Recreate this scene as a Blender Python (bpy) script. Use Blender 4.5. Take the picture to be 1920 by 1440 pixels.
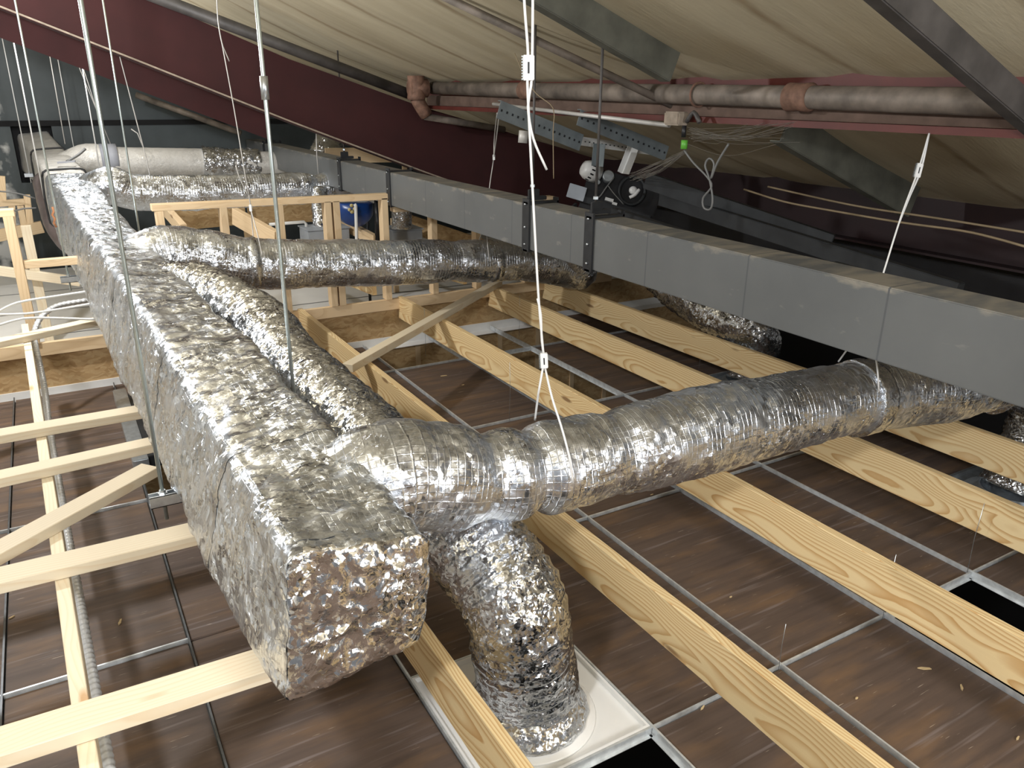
import bpy, bmesh, math, random
from mathutils import Vector, Matrix, noise
random.seed(7)
for o in list(bpy.data.objects): bpy.data.objects.remove(o)
S = bpy.context.scene
COL = S.collection
R = math.radians

# ------------------------------------------------------------------ camera
CAM = Vector((0, 0, 2.0)); FPX = 1460.0
Fv = Vector((0.47418739, 0.80807221, -0.34952199))
Rv = Vector((0.86408858, -0.50326328, 0.00877439))
Uv = Vector((0.16881124, 0.30617866, 0.93688708))
cd = bpy.data.cameras.new('camera'); cd.sensor_width = 36; cd.lens = FPX / 1920 * 36
cd.clip_start = 0.02; cd.clip_end = 100
cam = bpy.data.objects.new('camera', cd); COL.objects.link(cam)
M3 = Matrix((Rv, Uv, -Fv)).transposed()
cam.matrix_world = Matrix.Translation(CAM) @ M3.to_4x4()
S.camera = cam

# ------------------------------------------------------------------ world, lamps, exposure
w = bpy.data.worlds.new('world'); S.world = w; w.use_nodes = True
w.node_tree.nodes['Background'].inputs[0].default_value = (.94, .97, 1, 1)
w.node_tree.nodes['Background'].inputs[1].default_value = 0.14
S.view_settings.view_transform = 'Standard'; S.view_settings.look = 'None'
S.view_settings.gamma = 1; S.view_settings.use_curve_mapping = False
S.view_settings.exposure = 0.5
def lamp(name, loc, watts, radius, color=(.97, .985, 1)):
    l = bpy.data.lights.new(name, 'POINT'); l.energy = watts; l.shadow_soft_size = radius; l.color = color
    o = bpy.data.objects.new(name, l); o.location = loc; COL.objects.link(o); return o
lamp('work_lamp_near', (-1.1, -0.1, 2.7), 190, .12)
lamp('work_lamp_far', (-.75, 5.2, 2.65), 172, .08)
lamp('work_lamp_back_wall', (.25, 8.3, 2.5), 48, .08)
lamp('fill_light_behind', (1.7, -1.9, 1.9), 210, .4)  # added fill light, brightens the roof and box duct at right

# ------------------------------------------------------------------ pixel -> point on a plane (1920x1440 frame)
def ray(x, y): return Fv + Rv * ((x - 960) / FPX) - Uv * ((y - 720) / FPX)
def az(x, y, z): d = ray(x, y); return CAM + d * ((z - CAM.z) / d.z)
def ax(x, y, X): d = ray(x, y); return CAM + d * (X / d.x)
def ay(x, y, Y): d = ray(x, y); return CAM + d * (Y / d.y)
RS, R0 = .385, 3.40
def roofz(X): return R0 - RS * X

# ------------------------------------------------------------------ materials
def nt(name):
    m = bpy.data.materials.new(name); m.use_nodes = True
    t = m.node_tree; b = t.nodes['Principled BSDF']
    return m, t, b
def N(t, typ, **kw):
    n = t.nodes.new(typ)
    for k, v in kw.items():
        if k in n.inputs.keys() if isinstance(k, str) else False: n.inputs[k].default_value = v
        else: setattr(n, k, v)
    return n
def L(t, a, b): t.links.new(a, b)
def ramp(t, fac, stops):
    r = t.nodes.new('ShaderNodeValToRGB'); e = r.color_ramp.elements
    e[0].position, e[0].color = stops[0][0], (*stops[0][1], 1)
    e[1].position, e[1].color = stops[-1][0], (*stops[-1][1], 1)
    for p, c in stops[1:-1]:
        x = e.new(p); x.color = (*c, 1)
    L(t, fac, r.inputs[0]); return r
def mixc(t, fac, a, b, mode='MIX'):
    m = t.nodes.new('ShaderNodeMix'); m.data_type = 'RGBA'; m.blend_type = mode
    for s, v in ((m.inputs[0], fac), (m.inputs[6], a), (m.inputs[7], b)):
        if hasattr(v, 'links'): L(t, v, s)
        elif isinstance(v, (int, float)): s.default_value = v
        else: s.default_value = (*v, 1)
    return m.outputs[2]
def math_(t, op, a, b=None, c=None):
    m = t.nodes.new('ShaderNodeMath'); m.operation = op
    for i, v in enumerate((a, b, c)):
        if v is None: continue
        if hasattr(v, 'links'): L(t, v, m.inputs[i])
        else: m.inputs[i].default_value = v
    return m.outputs[0]
def mapping(t, vec, scale=(1, 1, 1), loc=(0, 0, 0)):
    m = t.nodes.new('ShaderNodeMapping'); m.inputs[3].default_value = scale; m.inputs[1].default_value = loc
    L(t, vec, m.inputs[0]); return m.outputs[0]
def noise_(t, vec, scale, detail=4, rough=.55, dist=0):
    n = t.nodes.new('ShaderNodeTexNoise'); n.inputs['Scale'].default_value = scale
    n.inputs['Detail'].default_value = detail; n.inputs['Roughness'].default_value = rough
    n.inputs['Distortion'].default_value = dist
    if vec is not None: L(t, vec, n.inputs['Vector'])
    return n.outputs[0]
def bump(t, b, h, strength, dist=.01, prev=None):
    n = t.nodes.new('ShaderNodeBump'); n.inputs['Strength'].default_value = strength
    n.inputs['Distance'].default_value = dist; L(t, h, n.inputs['Height'])
    if prev is not None: L(t, prev, n.inputs['Normal'])
    L(t, n.outputs[0], b.inputs['Normal']); return n.outputs[0]
def plain(name, col, rough=.5, metal=0, var=0.0, scale=8, bmp=0):
    m, t, b = nt(name)
    b.inputs['Roughness'].default_value = rough; b.inputs['Metallic'].default_value = metal
    tc = t.nodes.new('ShaderNodeTexCoord')
    n = noise_(t, tc.outputs['Object'], scale, 5)
    lo = tuple(c * (1 - var) for c in col); hi = tuple(min(1, c * (1 + var)) for c in col)
    r = ramp(t, n, [(.3, lo), (.7, hi)]); L(t, r.outputs[0], b.inputs['Base Color'])
    if bmp: bump(t, b, n, bmp, .005)
    return m
def wood(name, light, dark, rings=46, contrast=1.0, knotcol=(.2, .09, .03), bandw=.5):
    m, t, b = nt(name)
    tc = t.nodes.new('ShaderNodeTexCoord'); oi = t.nodes.new('ShaderNodeObjectInfo')
    off = t.nodes.new('ShaderNodeCombineXYZ')
    for i, (mu, ad) in enumerate(((37, 0), (.05, .03), (.11, -.055))):
        rr = math_(t, 'FRACT', math_(t, 'MULTIPLY', oi.outputs['Random'], (17.3, 5.7, 31.1)[i]))
        L(t, math_(t, 'MULTIPLY_ADD', rr, mu, ad), off.inputs[i])
    va = t.nodes.new('ShaderNodeVectorMath'); va.operation = 'ADD'
    L(t, tc.outputs['Object'], va.inputs[0]); L(t, off.outputs[0], va.inputs[1])
    # knots
    vo = t.nodes.new('ShaderNodeTexVoronoi'); vo.inputs['Scale'].default_value = 1
    L(t, mapping(t, va.outputs[0], (1.7, 7, 7)), vo.inputs['Vector'])
    kd = vo.outputs['Distance']
    knot = ramp(t, kd, [(.0, (1, 1, 1)), (.06, (1, 1, 1)), (.11, (0, 0, 0))]).outputs[0]
    halo = ramp(t, kd, [(.0, (1, 1, 1)), (.4, (0, 0, 0))]).outputs[0]
    # slow drift of the heart of the log along the board
    dn = t.nodes.new('ShaderNodeTexNoise'); dn.inputs['Scale'].default_value = 1; dn.inputs['Detail'].default_value = 2
    L(t, mapping(t, va.outputs[0], (1.0, 2, 2)), dn.inputs['Vector'])
    sub = t.nodes.new('ShaderNodeVectorMath'); sub.operation = 'MULTIPLY_ADD'
    L(t, dn.outputs['Color'], sub.inputs[0]); sub.inputs[1].default_value = (0, .13, .06)
    L(t, va.outputs[0], sub.inputs[2])
    kk = t.nodes.new('ShaderNodeVectorMath'); kk.operation = 'MULTIPLY_ADD'
    L(t, halo, kk.inputs[0]); kk.inputs[1].default_value = (0, .02, .02); L(t, sub.outputs[0], kk.inputs[2])
    wv = t.nodes.new('ShaderNodeTexWave'); wv.wave_type = 'RINGS'; wv.rings_direction = 'X'; wv.wave_profile = 'SAW'
    wv.inputs['Scale'].default_value = rings; wv.inputs['Distortion'].default_value = .5
    wv.inputs['Detail'].default_value = 2; wv.inputs['Detail Scale'].default_value = .6
    L(t, kk.outputs[0], wv.inputs['Vector'])
    md = tuple(l + (d - l) * .55 * contrast for l, d in zip(light, dark))
    c1 = ramp(t, wv.outputs['Fac'], [(0, light), (bandw, light), (.93, md if contrast < 1 else tuple(l + (d - l) * contrast for l, d in zip(light, dark))), (1, light)]).outputs[0]
    fine = noise_(t, mapping(t, va.outputs[0], (5, 150, 150)), 1, 3)
    c2 = mixc(t, math_(t, 'MULTIPLY', fine, .18), c1, dark)
    big = noise_(t, mapping(t, va.outputs[0], (1.5, 8, 8)), 1, 3)
    c3 = mixc(t, math_(t, 'MULTIPLY', ramp(t, big, [(.4, (0, 0, 0)), (.75, (1, 1, 1))]).outputs[0], .35), c2, tuple(l * .86 for l in light))
    c4 = mixc(t, math_(t, 'MULTIPLY', knot, .8), c3, knotcol)
    hv = t.nodes.new('ShaderNodeHueSaturation')
    L(t, math_(t, 'MULTIPLY_ADD', oi.outputs['Random'], .22, .88), hv.inputs['Value']); L(t, c4, hv.inputs['Color'])
    L(t, hv.outputs[0], b.inputs['Base Color']); b.inputs['Roughness'].default_value = .62
    bump(t, b, fine, .12, .002)
    return m
def foil(name, base=(.84, .85, .86), rough=.2, crumple=1.0, grid=.02, gridw=.09, gstrength=.35, stretch=(1, 1, 1), metal=1.0, scale=1.0):
    m, t, b = nt(name)
    tc = t.nodes.new('ShaderNodeTexCoord'); ob = tc.outputs['Object']
    b.inputs['Metallic'].default_value = metal
    big = noise_(t, ob, 9, 3)
    rg = ramp(t, big, [(.3, (rough * .75,) * 3), (.7, (rough * 1.5,) * 3)]).outputs[0]; L(t, rg, b.inputs['Roughness'])
    dis = t.nodes.new('ShaderNodeTexNoise'); dis.inputs['Scale'].default_value = 14 * scale; dis.inputs['Detail'].default_value = 2
    L(t, ob, dis.inputs['Vector'])
    vm = t.nodes.new('ShaderNodeVectorMath'); vm.operation = 'MULTIPLY_ADD'
    L(t, dis.outputs['Color'], vm.inputs[0]); vm.inputs[1].default_value = (.05 / scale,) * 3; L(t, ob, vm.inputs[2])
    mv = mapping(t, vm.outputs[0], stretch)
    def facets(sc):   # every cell of the crumple is a little flat facet tilted its own way
        v = t.nodes.new('ShaderNodeTexVoronoi'); v.inputs['Scale'].default_value = sc; L(t, mv, v.inputs['Vector'])
        a = t.nodes.new('ShaderNodeVectorMath'); a.operation = 'SUBTRACT'; L(t, v.outputs['Color'], a.inputs[0]); a.inputs[1].default_value = (.5,) * 3
        c = t.nodes.new('ShaderNodeVectorMath'); c.operation = 'SUBTRACT'; L(t, mv, c.inputs[0]); L(t, v.outputs['Position'], c.inputs[1])
        d = t.nodes.new('ShaderNodeVectorMath'); d.operation = 'DOT_PRODUCT'; L(t, a.outputs[0], d.inputs[0]); L(t, c.outputs[0], d.inputs[1])
        return d.outputs['Value']
    nz = noise_(t, mv, 30 * scale, 5, .6)
    rn = t.nodes.new('ShaderNodeTexNoise'); rn.noise_type = 'RIDGED_MULTIFRACTAL'; rn.normalize = True
    rn.inputs['Scale'].default_value = 13 * scale; rn.inputs['Detail'].default_value = 5; rn.inputs['Roughness'].default_value = .55; L(t, mv, rn.inputs['Vector'])
    patch = ramp(t, noise_(t, ob, 5, 2), [(.36, (.30,) * 3), (.62, (1,) * 3)]).outputs[0]
    h = math_(t, 'ADD', math_(t, 'MULTIPLY', facets(24 * scale), .6), math_(t, 'MULTIPLY', facets(70 * scale), .75))
    h = math_(t, 'ADD', h, math_(t, 'MULTIPLY', nz, .004 / scale))
    h = math_(t, 'ADD', h, math_(t, 'MULTIPLY', rn.outputs[0], .014 / scale))
    h = math_(t, 'MULTIPLY', math_(t, 'MULTIPLY', h, patch), crumple)
    p = bump(t, b, h, 1.0, 1.0)
    col = None
    if grid:
        uv = t.nodes.new('ShaderNodeSeparateXYZ'); L(t, tc.outputs['UV'], uv.inputs[0])
        lines = []
        for i, g in ((0, grid), (1, grid)):
            f = math_(t, 'FRACT', math_(t, 'DIVIDE', uv.outputs[i], g))
            d = math_(t, 'ABSOLUTE', math_(t, 'SUBTRACT', f, .5))
            lines.append(ramp(t, d, [(0, (1,) * 3), (gridw, (0,) * 3)]).outputs[0])
        gmax = math_(t, 'MAXIMUM', lines[0], math_(t, 'MULTIPLY', lines[1], .45))
        gm = math_(t, 'MULTIPLY', gmax, ramp(t, noise_(t, ob, 7, 2), [(.35, (.15,) * 3), (.6, (1,) * 3)]).outputs[0])
        bump(t, b, gm, gstrength, .003, p)
        col = mixc(t, math_(t, 'MULTIPLY', gm, .5), base, tuple(min(1, c * 1.12) for c in base))
    dust = ramp(t, noise_(t, ob, 3.3, 4), [(.35, tuple(c * .86 for c in base)), (.7, base)]).outputs[0]
    if col is not None: dust = mixc(t, .5, dust, col)
    L(t, dust, b.inputs['Base Color'])
    return m

MAT = {}
MAT['joist'] = wood('yellow_pine', (.86, .68, .385), (.58, .335, .125), 36, 1.0, bandw=.4)
MAT['batten'] = wood('pale_pine', (.75, .66, .50), (.64, .47, .28), 26, .8, (.5, .27, .10))
MAT['stud'] = wood('frame_pine', (.74, .56, .35), (.52, .33, .16), 30, .7)
MAT['foil'] = foil('foil_wrap', base=(.80, .84, .90), rough=.26, crumple=1.0, grid=.0155, gstrength=.45)
MAT['foil_branch'] = foil('foil_branch_wrap', base=(.80, .84, .91), rough=.26, crumple=.5, grid=.022, gridw=.10, gstrength=.55)
MAT['foil_flex'] = foil('foil_flex_sleeve', base=(.70, .72, .75), crumple=.95, rough=.18, grid=0, scale=1.5)
MAT['foil_end'] = foil('foil_end_fold', base=(.86, .86, .87), crumple=1.15, rough=.16, grid=0, scale=1.15)
MAT['tape'] = foil('foil_tape', base=(.74, .77, .81), rough=.24, crumple=.35, grid=0, scale=2.0)
MAT['white_jacket'] = foil('dusty_white_jacket', base=(.66, .64, .60), rough=.5, crumple=.3, grid=0, metal=.25)
MAT['galv'] = plain('galvanised_steel', (.62, .66, .69), .33, .9, .15, 30)
MAT['galv_dull'] = plain('dull_galvanised', (.42, .45, .46), .45, .8, .2, 20)
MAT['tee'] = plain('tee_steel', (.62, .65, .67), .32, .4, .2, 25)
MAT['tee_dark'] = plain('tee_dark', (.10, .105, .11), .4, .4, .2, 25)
MAT['rod'] = plain('zinc_rod', (.62, .70, .70), .32, .85, .08, 40)
MAT['wire'] = plain('white_wire', (.80, .80, .79), .5, .15, .05)
MAT['wire_dull'] = plain('grey_wire', (.55, .53, .5), .5, .3, .1)
MAT['black'] = plain('black_steel', (.022, .023, .025), .5, .2, .3, 14)
MAT['blackplastic'] = plain('black_plastic', (.015, .015, .017), .4, 0, .2)
MAT['darkgrey'] = plain('dark_grey_steel', (.026, .028, .03), .55, .3, .3, 9)
MAT['white'] = plain('white_enamel', (.80, .80, .79), .32, 0, .03)
MAT['pvc'] = plain('white_pvc', (.72, .72, .70), .35, 0, .05)
MAT['greybox'] = plain('grey_painted_metal', (.36, .39, .43), .5, .1, .1, 6)
MAT['blue'] = plain('blue_plastic', (.012, .055, .24), .28, 0, .25, 5)
MAT['yellow'] = plain('yellow_print', (.6, .5, .22), .6)
MAT['maroon'] = plain('maroon_paint', (.043, .009, .009), .85, 0, .18, 3)
MAT['red'] = plain('red_oxide_paint', (.10, .018, .012), .55, 0, .2, 5)
MAT['olive'] = plain('dusty_olive_steel', (.125, .125, .10), .6, .2, .3, 6, .2)
MAT['olive_grey'] = plain('grey_slotted_steel', (.22, .25, .26), .5, .4, .2, 9)
MAT['oldpipe'] = plain('dusty_black_pipe', (.21, .175, .145), .6, .2, .5, 7, .3)
MAT['darkpipe'] = plain('dark_pipe', (.075, .068, .064), .55, .2, .4, 7)
MAT['rust'] = plain('rusty_coupling', (.20, .11, .075), .75, 0, .4, 20, .3)
MAT['dust'] = plain('settled_dust', (.33, .27, .21), .9, 0, .3, 14, .3)
MAT['drywall'] = plain('pale_drywall_back', (.80, .785, .75), .8, 0, .08, 2)
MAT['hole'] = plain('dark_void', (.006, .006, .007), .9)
MAT['chip'] = plain('pale_wood_chip', (.62, .47, .26), .8, 0, .15, 50)
MAT['greencap'] = plain('green_plastic', (.12, .42, .05), .4)
MAT['cablegrey'] = plain('grey_cable', (.17, .17, .165), .5, 0, .1)
MAT['cablebeige'] = plain('beige_cable', (.24, .18, .105), .6, 0, .15)
MAT['web'] = plain('dusty_cobweb', (.22, .20, .17), .9)
MAT['purpleflex'] = plain('dark_flex_sleeve', (.20, .16, .155), .32, .35, .3, 6, .3)
MAT['conduit'] = plain('bright_conduit', (.60, .61, .62), .38, .35, .1, 60)
MAT['orange'] = plain('orange_sealant', (.38, .16, .07), .6, 0, .3, 30)
MAT['ducttape'] = plain('grey_cloth_tape', (.33, .34, .38), .5, 0, .1)

def tile_mat():
    m, t, b = nt('brown_tile_back'); tc = t.nodes.new('ShaderNodeTexCoord'); geo = t.nodes.new('ShaderNodeNewGeometry'); g = geo.outputs['Position']
    n1 = noise_(t, mapping(t, g, (1.3, 22, 1)), 1, 5, .6)
    n2 = noise_(t, mapping(t, g, (2.2, 9, 1), (5, 3, 0)), 1, 4)
    n3 = noise_(t, mapping(t, g, (9, 160, 1), (1, 7, 0)), 1, 3, .5)
    n4 = noise_(t, mapping(t, g, (2.0, 40, 1), (9, 2, 0)), 1, 2, .5)
    c = ramp(t, n1, [(.25, (.070, .050, .040)), (.5, (.108, .076, .060)), (.8, (.14, .096, .072))]).outputs[0]
    c = mixc(t, ramp(t, n2, [(.48, (0,) * 3), (.72, (.85,) * 3)]).outputs[0], c, (.19, .115, .065))
    c = mixc(t, ramp(t, n4, [(.60, (0,) * 3), (.72, (.6,) * 3)]).outputs[0], c, (.23, .19, .18))
    c = mixc(t, ramp(t, n3, [(.70, (0,) * 3), (.74, (.8,) * 3)]).outputs[0], c, (.45, .38, .30))
    L(t, c, b.inputs['Base Color']); b.inputs['Roughness'].default_value = .6
    b.inputs['Specular IOR Level'].default_value = .3
    bump(t, b, n1, .15, .003); return m
MAT['tile'] = tile_mat()
def osb_mat():
    m, t, b = nt('strand_board'); g = t.nodes.new('ShaderNodeNewGeometry').outputs['Position']
    dis = t.nodes.new('ShaderNodeTexNoise'); dis.inputs['Scale'].default_value = 6; L(t, g, dis.inputs['Vector'])
    vm = t.nodes.new('ShaderNodeVectorMath'); vm.operation = 'MULTIPLY_ADD'; L(t, dis.outputs['Color'], vm.inputs[0]); vm.inputs[1].default_value = (.15,) * 3; L(t, g, vm.inputs[2])
    v = t.nodes.new('ShaderNodeTexVoronoi'); v.inputs['Scale'].default_value = 34; L(t, mapping(t, vm.outputs[0], (.6, 1, 1.8)), v.inputs['Vector'])
    sx = t.nodes.new('ShaderNodeSeparateColor'); L(t, v.outputs['Color'], sx.inputs[0])
    c = ramp(t, sx.outputs[0], [(0, (.40, .25, .11)), (.5, (.52, .35, .17)), (1, (.60, .43, .23))]).outputs[0]
    L(t, mixc(t, math_(t, 'MULTIPLY', noise_(t, g, 60, 4), .4), c, (.3, .18, .08)), b.inputs['Base Color']); b.inputs['Roughness'].default_value = .75
    return m
MAT['osb'] = osb_mat()
def roof_mat():
    m, t, b = nt('tan_insulation_facing'); g = t.nodes.new('ShaderNodeNewGeometry').outputs['Position']
    sp = t.nodes.new('ShaderNodeSeparateXYZ'); L(t, g, sp.inputs[0])
    wob = math_(t, 'MULTIPLY', noise_(t, g, 2.5, 3), .10)
    f = math_(t, 'FRACT', math_(t, 'DIVIDE', math_(t, 'ADD', sp.outputs[1], wob), 1.0))
    d = math_(t, 'ABSOLUTE', math_(t, 'SUBTRACT', f, .5))
    seam = ramp(t, d, [(0, (1,) * 3), (.018, (.8,) * 3), (.045, (0,) * 3)]).outputs[0]
    st = noise_(t, mapping(t, g, (.5, 5, 1)), 1.2, 5)
    c = ramp(t, st, [(.3, (.46, .39, .26)), (.65, (.58, .51, .36))]).outputs[0]
    c = mixc(t, math_(t, 'MULTIPLY', seam, math_(t, 'MULTIPLY', noise_(t, g, 4, 3), 1.1)), c, (.24, .155, .075))
    c = mixc(t, ramp(t, noise_(t, g, 1.1, 3), [(.55, (0,) * 3), (.8, (.4,) * 3)]).outputs[0], c, (.36, .25, .12))
    L(t, c, b.inputs['Base Color']); b.inputs['Roughness'].default_value = .75
    bump(t, b, noise_(t, mapping(t, g, (3, 14, 3)), 3, 4), .25, .01); return m
MAT['roof'] = roof_mat()
def backwall_mat():
    m, t, b = nt('slate_wall_panel'); g = t.nodes.new('ShaderNodeNewGeometry').outputs['Position']
    c = ramp(t, noise_(t, g, 1.6, 6, .6), [(.3, (.036, .046, .050)), (.7, (.064, .078, .082))]).outputs[0]
    sp = t.nodes.new('ShaderNodeSeparateXYZ'); L(t, g, sp.inputs[0])
    left = ramp(t, math_(t, 'ADD', math_(t, 'MULTIPLY', sp.outputs[0], -1), math_(t, 'MULTIPLY', noise_(t, g, 5, 4), .3)), [(.42, (0,) * 3), (.50, (1,) * 3)]).outputs[0]
    blot = math_(t, 'MULTIPLY', left, ramp(t, noise_(t, g, 3, 4), [(.45, (0,) * 3), (.55, (1,) * 3)]).outputs[0])
    c = mixc(t, blot, c, (.5, .5, .48))
    L(t, c, b.inputs['Base Color']); b.inputs['Roughness'].default_value = .6; return m
MAT['backwall'] = backwall_mat()
def boxduct_mat():
    m, t, b = nt('grey_fire_board'); g = t.nodes.new('ShaderNodeNewGeometry').outputs['Position']
    sp = t.nodes.new('ShaderNodeSeparateXYZ'); L(t, g, sp.inputs[0])
    c = ramp(t, noise_(t, g, 2, 5), [(.3, (.115, .120, .121)), (.7, (.145, .15, .149))]).outputs[0]
    edge = math_(t, 'ADD', sp.outputs[2], math_(t, 'MULTIPLY', noise_(t, mapping(t, g, (1, 2.5, 6)), 4, 5), .13))
    du = ramp(t, math_(t, 'SUBTRACT', edge, 1.466), [(.0, (0,) * 3), (.03, (.6,) * 3)]).outputs[0]
    c = mixc(t, du, c, (.36, .32, .25))
    patch = ramp(t, noise_(t, mapping(t, g, (1, 2, 5)), 3.5, 3), [(.66, (0,) * 3), (.72, (.4,) * 3)]).outputs[0]
    c = mixc(t, patch, c, (.30, .285, .25))
    f = math_(t, 'ABSOLUTE', math_(t, 'SUBTRACT', math_(t, 'FRACT', math_(t, 'DIVIDE', sp.outputs[1], .615)), .5))
    c = mixc(t, ramp(t, f, [(0, (1,) * 3), (.004, (1,) * 3), (.007, (0,) * 3)]).outputs[0], c, (.09, .095, .10))
    L(t, c, b.inputs['Base Color']); b.inputs['Roughness'].default_value = .5; b.inputs['Metallic'].default_value = .1
    return m
MAT['boxduct'] = boxduct_mat()

# ------------------------------------------------------------------ object helpers
def link(name, me, mat=None, parent=None):
    o = bpy.data.objects.new(name, me); COL.objects.link(o)
    if mat is not None and me is not None: me.materials.append(MAT[mat] if isinstance(mat, str) else mat)
    if parent is not None: o.parent = parent
    return o
def tag(o, label, cat, group=None, kind=None):
    o['label'] = label; o['category'] = cat
    if group: o['group'] = group
    if kind: o['kind'] = kind
    return o
def thing(name, label, cat, loc=(0, 0, 0), group=None):
    o = bpy.data.objects.new(name, None); COL.objects.link(o); o.location = loc; o.empty_display_size = .1
    bpy.context.view_layer.update()
    return tag(o, label, cat, group)
def struct(o): o['kind'] = 'structure'; return o
class MB:
    """collects shapes into one mesh, in world coordinates"""
    def __init__(s): s.bm = bmesh.new(); s.n2 = None
    def second(s, mat): s.n2 = (len(s.bm.faces), mat); return s   # faces added from here on take another material
    def box(s, lo, hi, rot=None, piv=None):
        c = [(lo[i] + hi[i]) / 2 for i in range(3)]; d = [abs(hi[i] - lo[i]) for i in range(3)]
        g = bmesh.ops.create_cube(s.bm, size=1)['verts']
        for v in g: v.co = Vector((v.co.x * d[0] + c[0], v.co.y * d[1] + c[1], v.co.z * d[2] + c[2]))
        if rot is not None:
            for v in g: v.co = piv + rot @ (v.co - piv)
        return s
    def obox(s, c, ex, ey, ez, d):
        g = bmesh.ops.create_cube(s.bm, size=1)['verts']
        for v in g: v.co = Vector(c) + ex * (v.co.x * d[0]) + ey * (v.co.y * d[1]) + ez * (v.co.z * d[2])
        return s
    def bar(s, a, b, wd, ht, up=Vector((0, 0, 1))):
        a = Vector(a); b = Vector(b); ex = (b - a).normalized(); ey = up.cross(ex).normalized(); ez = ex.cross(ey)
        return s.obox((a + b) / 2, ex, ey, ez, ((b - a).length, wd, ht))
    def tube(s, pts, r, seg=8, cap=True, ds=None, smooth=True):
        P = spline(pts, ds) if ds else [Vector(p) for p in pts]
        fr = frames(P); rings = []
        for i, p in enumerate(P):
            rr = r(i / (len(P) - 1)) if callable(r) else r
            rings.append([s.bm.verts.new(p + (fr[i][0] * math.cos(2 * math.pi * k / seg) + fr[i][1] * math.sin(2 * math.pi * k / seg)) * rr) for k in range(seg)])
        for i in range(len(P) - 1):
            for k in range(seg):
                f = s.bm.faces.new((rings[i][k], rings[i][(k + 1) % seg], rings[i + 1][(k + 1) % seg], rings[i + 1][k])); f.smooth = smooth
        if cap:
            s.bm.faces.new(rings[0][::-1]); s.bm.faces.new(rings[-1])
        return s
    def poly(s, pts, thick=None):
        vs = [s.bm.verts.new(Vector(p)) for p in pts]; f = s.bm.faces.new(vs)
        if thick is not None:
            e = bmesh.ops.extrude_face_region(s.bm, geom=[f])
            bmesh.ops.translate(s.bm, vec=Vector(thick), verts=[v for v in e['geom'] if isinstance(v, bmesh.types.BMVert)])
        return s
    def lathe(s, c, axis, prof, seg=24, smooth=True):
        axis = Vector(axis).normalized(); a = axis.orthogonal().normalized(); b = axis.cross(a)
        rings = []
        for h, r in prof:
            rings.append([s.bm.verts.new(Vector(c) + axis * h + (a * math.cos(2 * math.pi * k / seg) + b * math.sin(2 * math.pi * k / seg)) * max(r, 1e-4)) for k in range(seg)])
        for i in range(len(prof) - 1):
            for k in range(seg):
                f = s.bm.faces.new((rings[i][k], rings[i][(k + 1) % seg], rings[i + 1][(k + 1) % seg], rings[i + 1][k])); f.smooth = smooth
        s.bm.faces.new(rings[0][::-1]); s.bm.faces.new(rings[-1])
        return s
    def build(s, name, mat, parent=None, bevel=0, origin=None):
        bmesh.ops.recalc_face_normals(s.bm, faces=s.bm.faces[:])
        if bevel: bmesh.ops.bevel(s.bm, geom=s.bm.edges[:], offset=bevel, segments=2, affect='EDGES', clamp_overlap=True)
        if origin is None:
            lo = Vector((min(v.co[i] for v in s.bm.verts) for i in range(3))); hi = Vector((max(v.co[i] for v in s.bm.verts) for i in range(3)))
            origin = Vector(((lo.x + hi.x) / 2, (lo.y + hi.y) / 2, lo.z))
        origin = Vector(origin)
        for v in s.bm.verts: v.co -= origin
        me = bpy.data.meshes.new(name); s.bm.to_mesh(me); s.bm.free()
        o = link(name, me, mat, parent)
        if s.n2:
            me.materials.append(MAT[s.n2[1]])
            for f in me.polygons[s.n2[0]:]: f.material_index = 1
        o.location = origin - (parent.location if parent is not None else Vector((0, 0, 0)))
        if parent is not None and parent.parent is not None: o.location -= parent.parent.location
        return o
def spline(pts, ds):
    P = [Vector(p) for p in pts]; Q = [P[0] * 2 - P[1]] + P + [P[-1] * 2 - P[-2]]; out = []
    for i in range(1, len(Q) - 2):
        n = max(1, int((Q[i + 1] - Q[i]).length / ds))
        for k in range(n):
            t = k / n; a, b, c, d = Q[i - 1], Q[i], Q[i + 1], Q[i + 2]
            out.append(.5 * ((2 * b) + (c - a) * t + (2 * a - 5 * b + 4 * c - d) * t * t + (3 * b - a - 3 * c + d) * t ** 3))
    out.append(P[-1].copy()); return out
def frames(P):
    T = [(P[min(i + 1, len(P) - 1)] - P[max(i - 1, 0)]).normalized() for i in range(len(P))]
    n = T[0].cross(Vector((0, 0, 1)))
    if n.length < .1: n = T[0].cross(Vector((0, 1, 0)))
    n.normalize(); out = []
    for i in range(len(P)):
        if i:
            n = n - T[i] * n.dot(T[i]); n.normalize()
        out.append((n, T[i].cross(n)))
    return out
def board(name, mat, a, b, wd, ht, parent=None, up=Vector((0, 0, 1)), bevel=.002):
    """a timber from a to b (centre line); local x runs along the grain"""
    a = Vector(a); b = Vector(b); ex = (b - a).normalized(); ey = up.cross(ex).normalized(); ez = ex.cross(ey)
    bm = bmesh.new(); g = bmesh.ops.create_cube(bm, size=1)['verts']; ln = (b - a).length
    for v in g: v.co = Vector((v.co.x * ln, v.co.y * wd, v.co.z * ht))
    bmesh.ops.bevel(bm, geom=bm.edges[:], offset=bevel, segments=1, affect='EDGES')
    me = bpy.data.meshes.new(name); bm.to_mesh(me); bm.free()
    o = link(name, me, mat)
    o.matrix_world = Matrix.Translation((a + b) / 2) @ Matrix((ex, ey, ez)).transposed().to_4x4()
    if parent is not None:
        o.parent = parent; o.matrix_parent_inverse = Matrix.Translation(-parent.location)
    return o
def nz(p, f, seed=0): return noise.noise(Vector((p.x * f + seed, p.y * f + seed * .7, p.z * f - seed)))
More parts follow.
